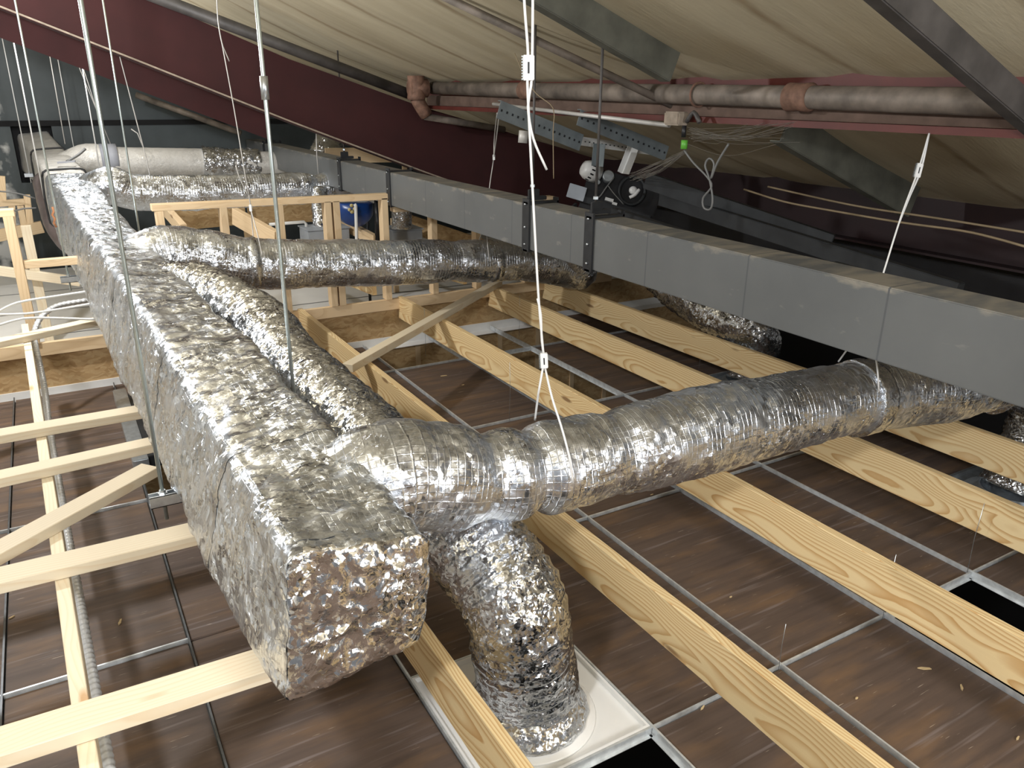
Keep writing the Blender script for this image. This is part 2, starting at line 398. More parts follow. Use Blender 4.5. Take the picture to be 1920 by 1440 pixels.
def crump(p, k=1.0, seed=0):
    d = .010 * nz(p, 4, seed) + .006 * nz(p, 11, seed + 3)
    r = abs(nz(p, 17, seed + 5)); r2 = abs(nz(p, 37, seed + 9))
    return (d - .007 * (1 - r) ** 3 + .0025 * (1 - r2)) * k
def duct_tube(name, mat, pts, rad, parent=None, ds=.02, seg=64, k=1.0, seed=0, ripple=0, pitch=.03, rfun=None, cap=True, squash=None, pucker=()):
    P = spline(pts, ds); fr = frames(P); bm = bmesh.new(); uvl = bm.loops.layers.uv.new('UVMap')
    s = [0.0]
    for i in range(1, len(P)): s.append(s[-1] + (P[i] - P[i - 1]).length)
    rings = []
    for i, p in enumerate(P):
        t = s[i] / s[-1]; base = rad * (rfun(t) if rfun else 1); ring = []
        for (pt, am, wd) in pucker: base -= am * math.exp(-((s[i] - pt) / wd) ** 2)
        for j in range(seg):
            a = 2 * math.pi * j / seg; n = fr[i][0] * math.cos(a) + fr[i][1] * math.sin(a)
            q = p + n * base
            r = base + crump(q, k, seed)
            if ripple: r += ripple * math.sin(2 * math.pi * (s[i] / pitch + .25 * nz(q, 6, seed)) ) * (.5 + .8 * abs(nz(q, 7, seed + 2)))
            v = p + n * r
            if squash: v = squash(v)
            ring.append(bm.verts.new(v))
        rings.append(ring)
    per = 2 * math.pi * rad
    for i in range(len(P) - 1):
        for j in range(seg):
            f = bm.faces.new((rings[i][j], rings[i][(j + 1) % seg], rings[i + 1][(j + 1) % seg], rings[i + 1][j])); f.smooth = True
            for lp, (uu, vv) in zip(f.loops, ((s[i], j), (s[i], j + 1), (s[i + 1], j + 1), (s[i + 1], j))): lp[uvl].uv = (uu, vv / seg * per)
    if cap:
        bm.faces.new(rings[0][::-1]); bm.faces.new(rings[-1])
    bmesh.ops.recalc_face_normals(bm, faces=bm.faces[:])
    org = P[0].copy()
    for v in bm.verts: v.co -= org
    me = bpy.data.meshes.new(name); bm.to_mesh(me); bm.free()
    o = link(name, me, mat, parent); o.location = org - (parent.location if parent is not None else Vector((0, 0, 0)))
    return o
Z3 = Vector((0, 0, 1))

# ================================================================== SETTING
m = MB()   # back wall with an opening for the main duct
WY = 10.95; ox0, ox1, oz0, oz1 = -.24, .17, .97, 1.60
for lo, hi in (((-5, WY, -2.6), (ox0, WY + .12, 5)), ((ox1, WY, -2.6), (7, WY + .12, 5)), ((ox0, WY, -2.6), (ox1, WY + .12, oz0)), ((ox0, WY, oz1), (ox1, WY + .12, 5))): m.box(lo, hi)
struct(m.build('wall_back', 'backwall'))
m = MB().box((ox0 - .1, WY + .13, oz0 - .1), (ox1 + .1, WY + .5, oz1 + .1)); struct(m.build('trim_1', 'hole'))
m = MB().box((-5, WY - .02, 1.60), (4, WY - .001, 1.66)); struct(m.build('trim_2', 'hole'))
m = MB().box((-.47, WY - .012, 1.0), (-.44, WY - .001, 3.6)); struct(m.build('trim_3', 'darkgrey'))
# sloping insulated ceiling, sagging a little between the purlins
bm = bmesh.new(); nx, ny = 90, 110; vs = []
for i in range(nx + 1):
    row = []
    for j in range(ny + 1):
        X = -4.5 + 11.5 * i / nx; Y = -3.5 + 14.6 * j / ny
        z = roofz(X) if X > -3.2 else roofz(-3.2) - RS * (-3.2 - X)
        f = ((X - 3.25) / 1.85) % 1.0
        z -= .075 + .055 * abs(math.sin(math.pi * f)) ** .7 + .012 * nz(Vector((X, Y, 0)), 1.5) + .022 * (1 - min(1, abs(((Y + .05) % 1.0) - .5) * 6)) * -1
        row.append(bm.verts.new((X, Y, z)))
    vs.append(row)
for i in range(nx):
    for j in range(ny):
        bm.faces.new((vs[i][j], vs[i][j + 1], vs[i + 1][j + 1], vs[i + 1][j])).smooth = True
e = bmesh.ops.extrude_face_region(bm, geom=bm.faces[:]); bmesh.ops.translate(bm, vec=(0, 0, .1), verts=[v for v in e['geom'] if isinstance(v, bmesh.types.BMVert)])
bmesh.ops.recalc_face_normals(bm, faces=bm.faces[:])
me = bpy.data.meshes.new('ceiling'); bm.to_mesh(me); bm.free(); struct(link('ceiling', me, 'roof'))
struct(MB().box((6.3, -3, -2.6), (6.45, 11, 2.2)).build('wall_right', 'hole'))  # darkness of the unlit eaves is put into this wall's colour
struct(MB().box((6.27, -3, .12), (6.299, 11, .62)).build('trim_4', 'drywall'))
struct(MB().box((-5, -3.5, -2.7), (7, 11, -2.6)).build('floor', 'hole'))
struct(MB().box((-5.1, -3.5, -2.6), (-4.95, 11, 5)).build('wall_left', 'drywall'))
# partition across the back of the tile field: board below the grid, header above, pale tile backs beyond
PY = 5.98
struct(MB().box((-2.5, PY, -2.5), (6.2, PY + .03, .30)).build('wall_far', 'osb'))
m = MB()
for x in [1.3 + .41 * k for k in range(10)]: m.box((x, PY - .012, -2.4), (x + .045, PY, -.04))
struct(m.build('trim_5', 'stud'))
struct(MB().box((-2.5, PY - .12, -.012), (6.2, PY, -.008)).box((-2.5, PY - .008, -.03), (6.2, PY, .06)).build('trim_6', 'white'))
struct(MB().box((-2.5, PY + .05, -.04), (6.2, WY - .3, 0)).build('trim_7', 'drywall'))

# ================================================================== CEILING GRID
XL = [-1.04, -.43, .18, .83, 1.44, 2.05, 2.655, 3.26, 3.87, 4.48]
YL = [.29, 1.51, 2.74, 4.0, 5.25, PY - .03]
colname = ['under the far left battens', 'left of the pale rail', 'between the rail and the big duct', 'under the big duct', 'holding the flex boot', 'right of the flex boot', 'below the middle joist', 'below the third joist', 'under the grey box duct', 'behind the grey box duct']
rowname = ['nearest row', 'second row', 'third row', 'fourth row', 'back row']
ordn = ['first', 'second', 'third', 'fourth', 'fifth', 'sixth', 'seventh', 'eighth', 'ninth', 'tenth']
def tee(a, b, mat, web=.032, fl=.024):
    m = MB(); a = Vector(a); b = Vector(b); up = Z3
    m.bar(a + Z3 * -.001, b + Z3 * -.001, fl, .002); m.bar(a + Z3 * (web / 2), b + Z3 * (web / 2), .003, web); m.bar(a + Z3 * web, b + Z3 * web, .007, .008)
    return m
for i, x in enumerate(XL[1:-1]):
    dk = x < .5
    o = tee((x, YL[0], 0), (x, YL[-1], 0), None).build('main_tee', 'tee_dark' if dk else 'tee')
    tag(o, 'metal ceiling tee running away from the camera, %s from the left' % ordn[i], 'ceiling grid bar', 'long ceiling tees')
missing = {(6, 0), (3, 0), (6, 3), (5, 4), (6, 4), (7, 4)}
for r in range(5):
    for c in range(9):
        x0, x1, y0, y1 = XL[c], XL[c + 1], YL[r], YL[r + 1]
        if r > 0 and not (c == 2):
            o = tee((x0 + .003, y0, 0), (x1 - .003, y0, 0), None, .028).build('cross_tee', 'tee')
            tag(o, 'cross tee at near edge of %s of panels, %s column from left' % (rowname[r], ordn[c]), 'ceiling grid bar', 'short cross tees')
        if (c, r) in missing: continue
        ya = y0
        if (c, r) in ((3, 1),): ya = 2.12
        if (c, r) == (8, 1): ya = 2.12
        if (c, r) == (8, 2): y1 = 3.4
        if c == 2 and r in (3,): continue
        bm_ = MB(); bm_.box((x0 + .006, ya + .006, .001), (x1 - .006, y1 - .006, .017))
        o = bm_.build('acoustic_tile', 'tile', bevel=.002)
        tag(o, 'dark brown ceiling panel seen from above, %s, %s column from the left' % (rowname[r], ordn[c]), 'ceiling panel', 'brown tiles laid in the grid')
for c, ya, lab in ((3, 2.12, 'short cross tee behind the white diffuser plate'), (8, 2.12, 'short cross tee behind the boot at the right edge'), (8, 3.4, 'short cross tee in front of the boot behind the third joist')):
    o = tee((XL[c] + .003, ya, 0), (XL[c + 1] - .003, ya, 0), None, .028).build('cross_tee', 'galv'); tag(o, lab, 'ceiling grid bar', 'short cross tees')
for c in range(9):
    o = MB().box((XL[c] + .006, -2.1, .001), (XL[c + 1] - .006, YL[0] - .006, .017)).build('acoustic_tile', 'tile', bevel=.002)
    tag(o, 'dark brown ceiling panel reaching back below the camera, %s column from the left' % ordn[c], 'ceiling panel', 'brown tiles laid in the grid')
# galvanised channel tray under the duct, left side
t_ = thing('light_fixture', 'pale galvanised fixture housing lying on the grid left of the main duct', 'light fixture', (.2, 4.6, 0))
MB().box((.155, 4.35, .018), (.235, 5.6, .10)).build('housing', 'galv', t_, .006)
MB().box((.236, 4.4, .018), (.40, 5.5, .09)).build('cover', 'black', t_, .004)

# diffuser plates
def diffuser(name, x0, x1, y0, y1, cx, cy, label, mat='white'):
    t = thing(name, label, 'air diffuser', ((x0 + x1) / 2, (y0 + y1) / 2, 0))
    m = MB().box((x0 + .01, y0 + .01, .002), (x1 - .01, y1 - .01, .012)); m.build('plate', mat, t, .002)
    m = MB()
    for lo, hi in (((x0 + .005, y0 + .005, .002), (x1 - .005, y0 + .014, .032)), ((x0 + .005, y1 - .014, .002), (x1 - .005, y1 - .005, .032)), ((x0 + .005, y0 + .014, .002), (x0 + .014, y1 - .014, .032)), ((x1 - .014, y0 + .014, .002), (x1 - .005, y1 - .014, .032))): m.box(lo, hi)
    m.build('rim', mat, t)
    MB().lathe((cx, cy, .012), Z3, [(0, .235), (.006, .23), (.012, .19), (.05, .16), (.05, .15), (.02, .15)], 48).build('neck', mat, t)
    return t
diffuser('air_diffuser', .83, 1.44, 1.51, 2.12, 1.125, 1.79, 'white square diffuser plate under the big foil flex boot')
diffuser('air_diffuser', 3.87, 4.48, 1.51, 2.12, 4.16, 1.83, 'grey diffuser plate under the boot at the right edge', 'galv')
diffuser('air_diffuser', 3.87, 4.48, 3.40, 4.0, 4.2, 3.75, 'grey diffuser plate under the boot between the two right joists', 'galv')

# ================================================================== JOISTS
JZ0, JZ1 = .215, .402
def joist(xr, y0, y1, label, dx=0):
    o = board('timber_joist', 'joist', (xr - .019, y0, (JZ0 + JZ1) / 2), (xr - .019 + dx, y1, (JZ0 + JZ1) / 2), .038, JZ1 - JZ0)
    tag(o, label, 'joist', 'yellow pine joists'); return o
joist(.82, -2.4, PY - .01, 'yellow pine joist passing just left of the flex boot base', 0)
joist(1.64, -2.4, PY - .01, 'yellow pine joist running from bottom right, just right of the flex boot', -.06)
joist(2.485, -2.4, PY - .01, 'yellow pine joist second to the right of the flex boot, small red knots', -.06)
joist(3.325, -2.4, PY - .01, 'yellow pine joist with a dark knot, third right of the boot', -.04)
joist(4.06, -2.4, PY - .01, 'rearmost yellow pine joist, close under the grey box duct', -.2)
bp = []
for (q0, q1) in (((645, 540), (727, 560)), ((825, 532), (905, 540))):
    e0 = az(*q1, .46); e0.y = PY + .03; bp.append((Vector((e0.x - .1, 7.9, .41)), Vector((e0.x, e0.y, .50))))
for k, (a, b) in enumerate(bp):
    o = board('timber_joist', 'joist', a, b, .038, .15); tag(o, 'orange pine joist end beyond the board wall, %s the diagonal brace' % ('left of' if k == 0 else 'behind'), 'joist', 'joists beyond the board wall')
o = board('diagonal_brace', 'batten', az(652, 690, .426), az(935, 530, .421), .072, .05)
tag(o, 'pale timber brace lying diagonally across three yellow joists', 'brace')

# header plate and trimmer on top of the board wall
tag(board('top_plate', 'stud', (-2.4, PY - .02, .345), (4.6, PY - .02, .345), .038, .09), 'long pale timber plate capping the strand board wall', 'timber plate')

# ================================================================== LEFT BATTENS
o = board('timber_rail', 'batten', (-.10, .6, .55), (-.262, 5.6, .55), .038, .14); tag(o, 'narrow timber rail running away at far left under the cross battens', 'rail')
BZ = .641
def batten(pl, pr_, yl, label, wd=.09, extra=0):
    a = az(pl[0], pl[1], BZ); b = az(pr_[0], pr_[1], BZ); d = (b - a).normalized()
    o = board('cross_batten', 'batten', a - d * .35, b + d * extra, wd, .037); tag(o, label, 'batten', 'pale cross battens'); return o
batten((0, 1402), (477, 1252), 0, 'pale cross batten nearest the camera, knotty, at bottom left', .10, .38)
batten((0, 1088), (358, 1002), 0, 'second pale cross batten, just left of the duct end', .10, .10)
batten((0, 898), (275, 836), 0, 'pale cross batten meeting the duct above the diagonal brace', .085, .10)
batten((0, 818), (258, 773), 0, 'pale cross batten in front of the strand board wall', .09, .10)
batten((0, 643), (183, 602), 0, 'rearmost pale cross batten, crossing in front of the bent conduit', .085, .12)
o = board('diagonal_brace', 'batten', az(-60, 1068, BZ - .002), az(283, 880, BZ - .002), .085, .037); tag(o, 'pale timber brace slanting across the rail at left', 'brace')

# ================================================================== STUD FRAMES
def frame(name, label, cat, parts, base, mat='stud'):
    t = thing(name, label, cat, base)
    for nm, a, b, wd, ht, up in parts: board(nm, mat, a, b, wd, ht, t, up)
    return t
FY = 5.97
def zy(x, y, Y=FY): return ay(x, y, Y)
XU = Vector((1, 0, 0)); YU = Vector((0, 1, 0))
tp0, tp1 = zy(283, 389), zy(727, 372)
parts = [('top_plate', (tp0.x, FY, tp0.z - .0), (tp1.x, FY, tp0.z - .015), .085, .045, Z3)]
for px, py in ((298, 400), (418, 400), (523, 400), (613, 400), (629, 400), (719, 400)):
    x = zy(px, py).x; parts.append(('stud', (x, FY, .392), (x, FY, tp0.z - .025), .085, .052, XU))
frame('stud_frame', 'low timber stud frame standing behind the second branch duct', 'stud frame', parts, (1.5, FY, .30))
parts = []
a = zy(728, 392); b = zy(1000, 392); zt = a.z
parts.append(('top_plate', (a.x + .03, FY, zt), (3.9, FY, zt), .085, .045, Z3))
for px in (811, 893, 985): x = zy(px, 440).x; parts.append(('stud', (x, FY, .392), (x, FY, zt - .02), .085, .052, XU))
frame('stud_frame', 'lower timber stud frame passing under the grey box duct', 'stud frame', parts, (3, FY, .30))
parts = []
a = zy(22, 398); 
parts.append(('top_plate', (-1.6, FY, a.z), (a.x + .015, FY, a.z), .085, .045, Z3))
x = zy(27, 430).x; x2 = zy(55, 620).x
parts.append(('stud', ((x + x2) / 2 , FY, .392), ((x + x2) / 2 , FY, a.z - .02), .085, .058, XU))
parts.append(('stud', (-1.0, FY, .392), (-1.0, FY, a.z - .02), .085, .058, XU))
zr = zy(80, 493).z
parts.append(('rail', ((x + x2) / 2 + .03, FY, zr), (.35, FY, zr), .06, .05, Z3))
frame('stud_frame', 'timber stud frame at far left with one tall post', 'stud frame', parts, (-.25, FY, .30))
# frame further back at left, leaning rail and lit posts
parts = []
YB = 7.2
def zb(x, y): return ay(x, y, YB)
parts.append(('rail', zb(-20, 505), zb(150, 528), .06, .07, Z3))
pt = zb(48, 425); parts.append(('stud', (pt.x, YB + .06, 0), (pt.x, YB + .06, pt.z), .05, .07, XU))
frame('stud_frame', 'pale back frame at left with a leaning rail behind the tall post', 'stud frame', parts, (-.3, YB, 0), 'batten')
parts = []
YB = 9.6
parts.append(('rail', zb(-20, 383), zb(46, 378), .06, .06, Z3)); parts.append(('rail', zb(-20, 445), zb(80, 425), .06, .12, Z3))
for pa, pb in (((3, 330), (6, 378)), ((22, 383), (24, 430)), ((38, 385), (46, 428)), ((50, 365), (57, 420))): parts.append(('stud', zb(*pb), zb(*pa), .05, .06, XU))
frame('stud_frame', 'small timber frame at far left below the wall opening', 'stud frame', parts, (-.6, YB, 0))
m = MB()
for y in (6.75, 7.6, 8.5, 9.4): m.box((-2.5, y, .001), (6.2, y + .012, .004))
struct(m.build('trim_8', 'cablegrey'))

# ================================================================== MAIN DUCT
ST = [ # Y, TL px, TR px, BL px, BR offset width
 (1.45, (.309, 1.088), (.632, 1.043), (.262, .705), (.605, .742)),
]
def pxz_(x, y, Y): p = ay(x, y, Y); return (p.x, p.z)
def stn(Y, tl, tr, bl, wb=.34):
    a = pxz_(*tl, Y); b = pxz_(*tr, Y); c = pxz_(*bl, Y); ST.append((Y, a, b, c, (c[0] + wb, c[1] + .01)))
stn(2.2, (414, 835), (598, 770), (368, 1035))
stn(3.0, (316, 668), (480, 640), (290, 850))
stn(4.1, (232, 533), (358, 537), (214, 690))
stn(6.0, (146, 418), (252, 428), (146, 525), .36)
stn(8.0, (82, 324), (157, 320), (98, 420))
stn(10.3, (60, 284), (118, 279), (72, 350), .36)
stn(11.1, (33, 252), (90, 246), (43, 322), .36)
def sect(Y):
    for i in range(len(ST) - 1):
        if Y <= ST[i + 1][0] or i == len(ST) - 2:
            t = (Y - ST[i][0]) / (ST[i + 1][0] - ST[i][0])
            return [tuple(ST[i][k][d] * (1 - t) + ST[i + 1][k][d] * t for d in (0, 1)) for k in (1, 2, 4, 3)]  # TL TR BR BL
def outline(Y, n, shrink=0.0):
    c = [Vector((p[0], 0, p[1])) for p in sect(Y)]; cen = sum(c, Vector()) / 4
    rc = .045; pts = []; segs = []
    for k in range(4):
        p, q, r = c[k - 1], c[k], c[(k + 1) % 4]
        a = q + (p - q).normalized() * rc; b = q + (r - q).normalized() * rc; arc = []
        for s in range(7):
            t = s / 6; arc.append(a * (1 - t) ** 2 + q * 2 * t * (1 - t) + b * t * t)
        segs += arc
    segs.append(segs[0]); ln = [0]
    for i in range(1, len(segs)): ln.append(ln[-1] + (segs[i] - segs[i - 1]).length)
    out = []; j = 0
    for k in range(n):
        s = ln[-1] * k / n
        while ln[j + 1] < s: j += 1
        t = (s - ln[j]) / max(1e-9, ln[j + 1] - ln[j]); p = segs[j].lerp(segs[j + 1], t)
        out.append((Vector((p.x, Y, p.z)), s))
    return out, Vector((cen.x, Y, cen.z)), ln[-1]
def pillow(Y): return .012 * abs(math.sin(math.pi * (Y - 1.45) / 1.05)) ** .6
def dpoint(p, cen, Y, k=1.0, off=0):
    d = (p - cen); dn = d.normalized(); fx = 1.0
    return p + dn * (pillow(Y) * fx + crump(p, 1.15 * k, 0) + off)
def duct_end(name, mat, parent, Y0, n):
    """the folded foil over the near end, with fine creases"""
    bm = bmesh.new(); o, cen, per = outline(Y0, n); rim = [dpoint(p, cen, Y0) for p, s in o]; prev = [bm.verts.new(p + Vector((0, .02, 0))) for p in rim]; K = 26
    for q in range(0, K + 1):
        t = q / K; cur = []
        for j in range(n):
            pp = rim[j].lerp(cen, t * .985); b_ = Vector((pp.x, 0, pp.z))
            y = Y0 - .014 * math.sin(min(1, t * 4) * math.pi / 2) + (1.2 * crump(b_ * 1.3, 1.0, 4) + .006 * abs(nz(Vector((b_.x, 0, b_.z * .6)), 22, 8))) * min(1, t * 6)
            cur.append(bm.verts.new((pp.x + (.0015 if q == 0 else 0), y, pp.z)))
        for j in range(n): bm.faces.new((prev[j], cur[j], cur[(j + 1) % n], prev[(j + 1) % n])).smooth = True
        prev = cur
    bm.faces.new(prev[::-1])
    bmesh.ops.recalc_face_normals(bm, faces=bm.faces[:])
    me = bpy.data.meshes.new(name); bm.to_mesh(me); bm.free()
    for v in me.vertices: v.co -= parent.location
    return link(name, me, mat, parent)
def duct_skin(name, mat, parent, Y0, Y1, n, dyfun, off=0.0, k=1.0, v0=0.0, v1=1.0):
    bm = bmesh.new(); uvl = bm.loops.layers.uv.new('UVMap'); rings = []; Y = Y0; full = v1 - v0 > .999
    while True:
        o, cen, per = outline(Y, n)
        sel = o if full else [q for q in o if v0 <= q[1] / per <= v1]
        rings.append(([bm.verts.new(dpoint(p, cen, Y, k, off)) for p, s in sel], [s for p, s in sel], Y, per))
        if Y >= Y1: break
        Y = min(Y1, Y + dyfun(Y))
    for i in range(len(rings) - 1):
        a, b = rings[i], rings[i + 1]; cnt = len(a[0]); m_ = min(cnt, len(b[0]))
        for j in range(m_ if full else m_ - 1):
            jn = (j + 1) % m_
            f = bm.faces.new((a[0][j], a[0][jn], b[0][jn], b[0][j])); f.smooth = True
            sj, sn = a[1][j], (a[1][jn] if jn else a[3])
            for lp, u in zip(f.loops, ((a[2], sj), (a[2], sn), (b[2], sn), (b[2], sj))): lp[uvl].uv = u
    bmesh.ops.recalc_face_normals(bm, faces=bm.faces[:])
    me = bpy.data.meshes.new(name); bm.to_mesh(me); bm.free()
    for v in me.vertices: v.co -= parent.location
    o = link(name, me, mat, parent); return o
MD = thing('main_duct', 'large rectangular foil wrapped trunk duct running from the foreground to the back wall', 'air duct', (.45, 1.45, .7))
duct_skin('foil_wrap', 'foil', MD, 1.45, 7.9, 132, lambda Y: .011 + .004 * max(0, Y - 2))
duct_end('end_fold', 'foil_end', MD, 1.45, 132)
duct_skin('dusty_wrap', 'white_jacket', MD, 7.86, 11.15, 64, lambda Y: .06, off=.004, k=.6)['label'] = 'dull beige far section of the wrap'
duct_skin('foil_tape', 'tape', MD, 1.50, 3.9, 132, lambda Y: .011 + .004 * max(0, Y - 2), off=.0012, k=1.0, v0=.045, v1=.115)['label'] = 'smooth tape along the top'
for Y, w_ in ((2.06, .05), (3.05, .07), (4.3, .06), (5.3, .07)):
    duct_skin('foil_tape', 'tape', MD, Y, Y + w_, 132, lambda Y: .012, off=.0014, k=1.0)
for Y in (8.0, 10.2):
    o_, c_, pr2 = outline(Y, 48); lp = [p + (p - c_).normalized() * (pillow(Y) + .014) for p, q in o_]
    MB().tube(lp + [lp[0]], .010, 6).build('strap', 'black', MD)
mm = MB(); p = ay(108, 305, 8.25); mm.bar(p, p + Vector((.14, -.02, .01)), .06, .012); mm.build('loose_tape', 'ducttape', MD)
mm = MB(); p = ay(125, 303, 8.25); mm.tube([p, p + Vector((.10, .05, .05)), p + Vector((.17, .1, .10))], .012, 6, ds=.03); mm.build('tape_tail', 'cablegrey', MD)
mm = MB(); mm.tube([ay(97 + dx, yy, 6.75) for dx, yy in ((1, 388), (4, 396), (1, 403), (6, 410), (4, 418), (9, 426))], .009, 6, ds=.02)
mm.build('sealant_smear', 'orange', MD)
# black marker scrawls on flex are modelled with the flex

# ================================================================== BRANCH DUCTS AND FLEX
B1 = [(.50, 1.96, .90), (.60, 1.93, .94)] + [tuple(ay(*p)) for p in ((735, 894, 1.9), (800, 892, 1.9), (900, 894, 1.9), (1000, 880, 1.89), (1100, 861, 1.88), (1300, 812, 1.88), (1500, 766, 1.88), (1650, 738, 1.88), (1790, 722, 1.88))] + [(3.8, 1.87, .74)]
b1 = thing('branch_duct', 'foil wrapped round branch duct crossing the foreground to the right', 'air duct', (.6, 1.9, .8))
duct_tube('foil_wrap', 'foil_branch', B1, .155, b1, .012, 84, .9, 11, rfun=lambda t: (1 + .035 * math.sin(t * 17)) * (1 - .25 * max(0, 1 - t / .05)), pucker=((.53, .022, .06), (.70, .022, .035), (1.02, .012, .04)))
bpa = [Vector(p) for p in B1]
for ta, tb in ((.62, .80),): duct_tube('foil_tape', 'tape', [bpa[8].lerp(bpa[9], ta), bpa[8].lerp(bpa[9], tb)], .161, b1, .012, 72, .8, 11)
# flexible run along the right of the trunk, under the branch and down to the white diffuser
FX = [(.44, 4.75, .95), (.62, 4.5, .96)] + [tuple(ax(*p)) for p in ((476, 604, .80), (548, 692, .83), (603, 748, .85), (706, 850, .88))] + [tuple(ay(*p)) for p in ((800, 935, 2.17), (872, 1005, 1.98), (938, 1085, 1.83), (968, 1150, 1.75), (980, 1220, 1.76))] + [(1.11, 1.78, .17), (1.125, 1.79, .05)]
fx = thing('flex_duct', 'crinkled silver flex duct dropping in the foreground onto the white diffuser', 'air duct', (1.12, 1.79, .06))
duct_tube('sleeve', 'foil_flex', FX, .165, fx, .010, 96, 1.0, 23, ripple=.0055, pitch=.032, rfun=lambda t: .94 + .08 * t)
mm = MB(); rr = random.Random(4)   # gathered collar at the foot
bm = mm.bm; rings = []
for q, (z, r) in enumerate(((.016, .185), (.03, .212), (.05, .208), (.075, .19), (.10, .178), (.115, .168))):
    rings.append([bm.verts.new((1.12 + math.cos(2 * math.pi * k / 90) * (r + .016 * nz(Vector((k * .25, q * .8, 0)), 1, 2)), 1.79 + math.sin(2 * math.pi * k / 90) * (r + .016 * nz(Vector((k * .25, q * .8, 0)), 1, 2)), z + .012 * nz(Vector((k * .2, q, 5)), 1, 6))) for k in range(90)])
for i in range(5):
    for k in range(90): bm.faces.new((rings[i][k], rings[i][(k + 1) % 90], rings[i + 1][(k + 1) % 90], rings[i + 1][k])).smooth = True
mm.build('collar', 'foil_flex', fx)
def scribble(parent, pts, r=.0018):
    return MB().tube(pts, r, 5, ds=.01).build('pen_mark', 'blackplastic', parent)
def on_tube(pts, rad, px, py):
    """first point where the pixel ray meets the sleeve"""
    P = spline(pts, .02); d = ray(px, py).normalized(); k = .6
    while k < 9:
        q = CAM + d * k
        if min((q - p).length for p in P) < rad: return q
        k += .006
    return q
for loops in ([[(1052, 1128), (1058, 1112), (1056, 1103), (1050, 1108), (1048, 1122), (1053, 1133), (1046, 1131)], [(1008, 1062), (1030, 1095), (1047, 1128)]], [[(680, 738), (690, 745), (693, 740), (688, 733), (678, 732), (670, 737), (674, 745), (684, 748)], [(628, 708), (648, 724), (670, 738)]], [[(722, 762), (735, 770), (745, 778), (738, 781), (726, 776), (730, 766), (742, 770)]]):
    for lp in loops: scribble(fx, [on_tube(FX, .172, *q) for q in lp], .0016)
# second branch
B2 = [(.36, 5.4, .95)] + [tuple(ay(*p)) for p in ((330, 474, 5.4), (480, 495, 5.4), (600, 494, 5.4), (700, 493, 5.4), (850, 490, 5.4), (1000, 491, 5.4), (1085, 508, 5.4))] + [(3.7, 5.35, .76), (4.1, 5.3, .82)]
b2 = thing('branch_duct', 'foil branch duct crossing the middle in front of the stud frame', 'air duct', (1.0, 5.4, .85))
duct_tube('foil_wrap', 'foil_branch', B2, .163, b2, .02, 60, 1.1, 31, rfun=lambda t: 1.1 - .14 * t, pucker=((.42, .012, .05), (2.3, .012, .05)))
for s0 in ((470, 494, 5.4), (922, 490, 5.4)):
    a = ay(*s0); duct_tube('foil_tape', 'tape', [a - XU * .035, a, a + XU * .035], .18 if s0[0] < 600 else .165, b2, .02, 48, .8, 31)
f2 = thing('flex_duct', 'shiny flex duct sagging under the grey box duct to a boot behind the third joist', 'air duct', (4.2, 3.72, .05))
duct_tube('sleeve', 'foil_flex', [(4.1, 5.3, .82), (4.12, 4.9, .74), (4.05, 4.4, .60), (3.98, 3.95, .54), (4.08, 3.70, .48), (4.22, 3.70, .32), (4.22, 3.76, .16), (4.2, 3.75, .06)], .15, f2, .018, 56, 1.5, 41, ripple=.008, pitch=.05)
f3 = thing('flex_duct', 'shiny flex boot at the right edge behind the knotted joist', 'air duct', (4.16, 1.83, .06))
duct_tube('sleeve', 'foil_flex', [(3.75, 1.87, .74), (4.05, 1.86, .72), (4.28, 1.84, .55), (4.26, 1.83, .3), (4.16, 1.83, .05)], .155, f3, .018, 56, 1.5, 43, ripple=.008, pitch=.05, rfun=lambda t: 1 + .12 * max(0, t - .8) * 5)
# third and fourth branches
B3 = [(.24, 7.75, 1.10)] + [tuple(ay(*p)) for p in ((205, 347, 7.6), (250, 359, 7.6), (330, 362, 7.6), (450, 358, 7.6), (600, 352, 7.6), (680, 354, 7.6))] + [(3.5, 7.6, 1.05)]
b3 = thing('branch_duct', 'bright dusty foil branch duct just behind the stud frame top', 'air duct', (.7, 7.6, 1.0))
duct_tube('foil_wrap', 'foil_branch', B3, .15, b3, .025, 56, 1.1, 51, rfun=lambda t: 1.05 - .1 * t, pucker=((2.1, .02, .06),))
B4 = [(.10, 9.6, 1.22)] + [tuple(ay(*p)) for p in ((165, 297, 9.5), (205, 304, 9.5), (300, 305, 9.5), (400, 306, 9.5), (560, 312, 9.5))] + [(3.4, 9.5, 1.15)]
b4 = thing('branch_duct', 'dull grey foil branch duct farthest back, below the slate wall', 'air duct', (.6, 9.5, 1.1))
duct_tube('foil_wrap', 'white_jacket', B4, .155, b4, .05, 40, .5, 61, rfun=lambda t: .75 + .25 * min(1, t * 8))
a = ay(378, 305, 9.5); b = ay(485, 308, 9.5); duct_tube('shiny_sleeve', 'foil_flex', [a, (a + b) / 2, b], .168, b4, .025, 48, 1.8, 62, ripple=.006, pitch=.07)['label'] = 'bright shiny middle section'
a = ay(205, 300, 9.5); duct_tube('clamp', 'ducttape', [a - XU * .08, a + XU * .08], .165, b4, .04, 32, .5, 63)
# dark sleeve hanging on the left of the trunk
ps = thing('flex_duct', 'dull purplish flex sleeve bulging out of the trunk duct at far left', 'air duct', (0, 8.5, .6))
duct_tube('sleeve', 'purpleflex', [tuple(ay(*p)) for p in ((98, 345, 9.0), (110, 385, 8.7), (122, 420, 8.5), (146, 450, 8.4), (180, 465, 8.4))], .17, ps, .03, 40, .7, 71)
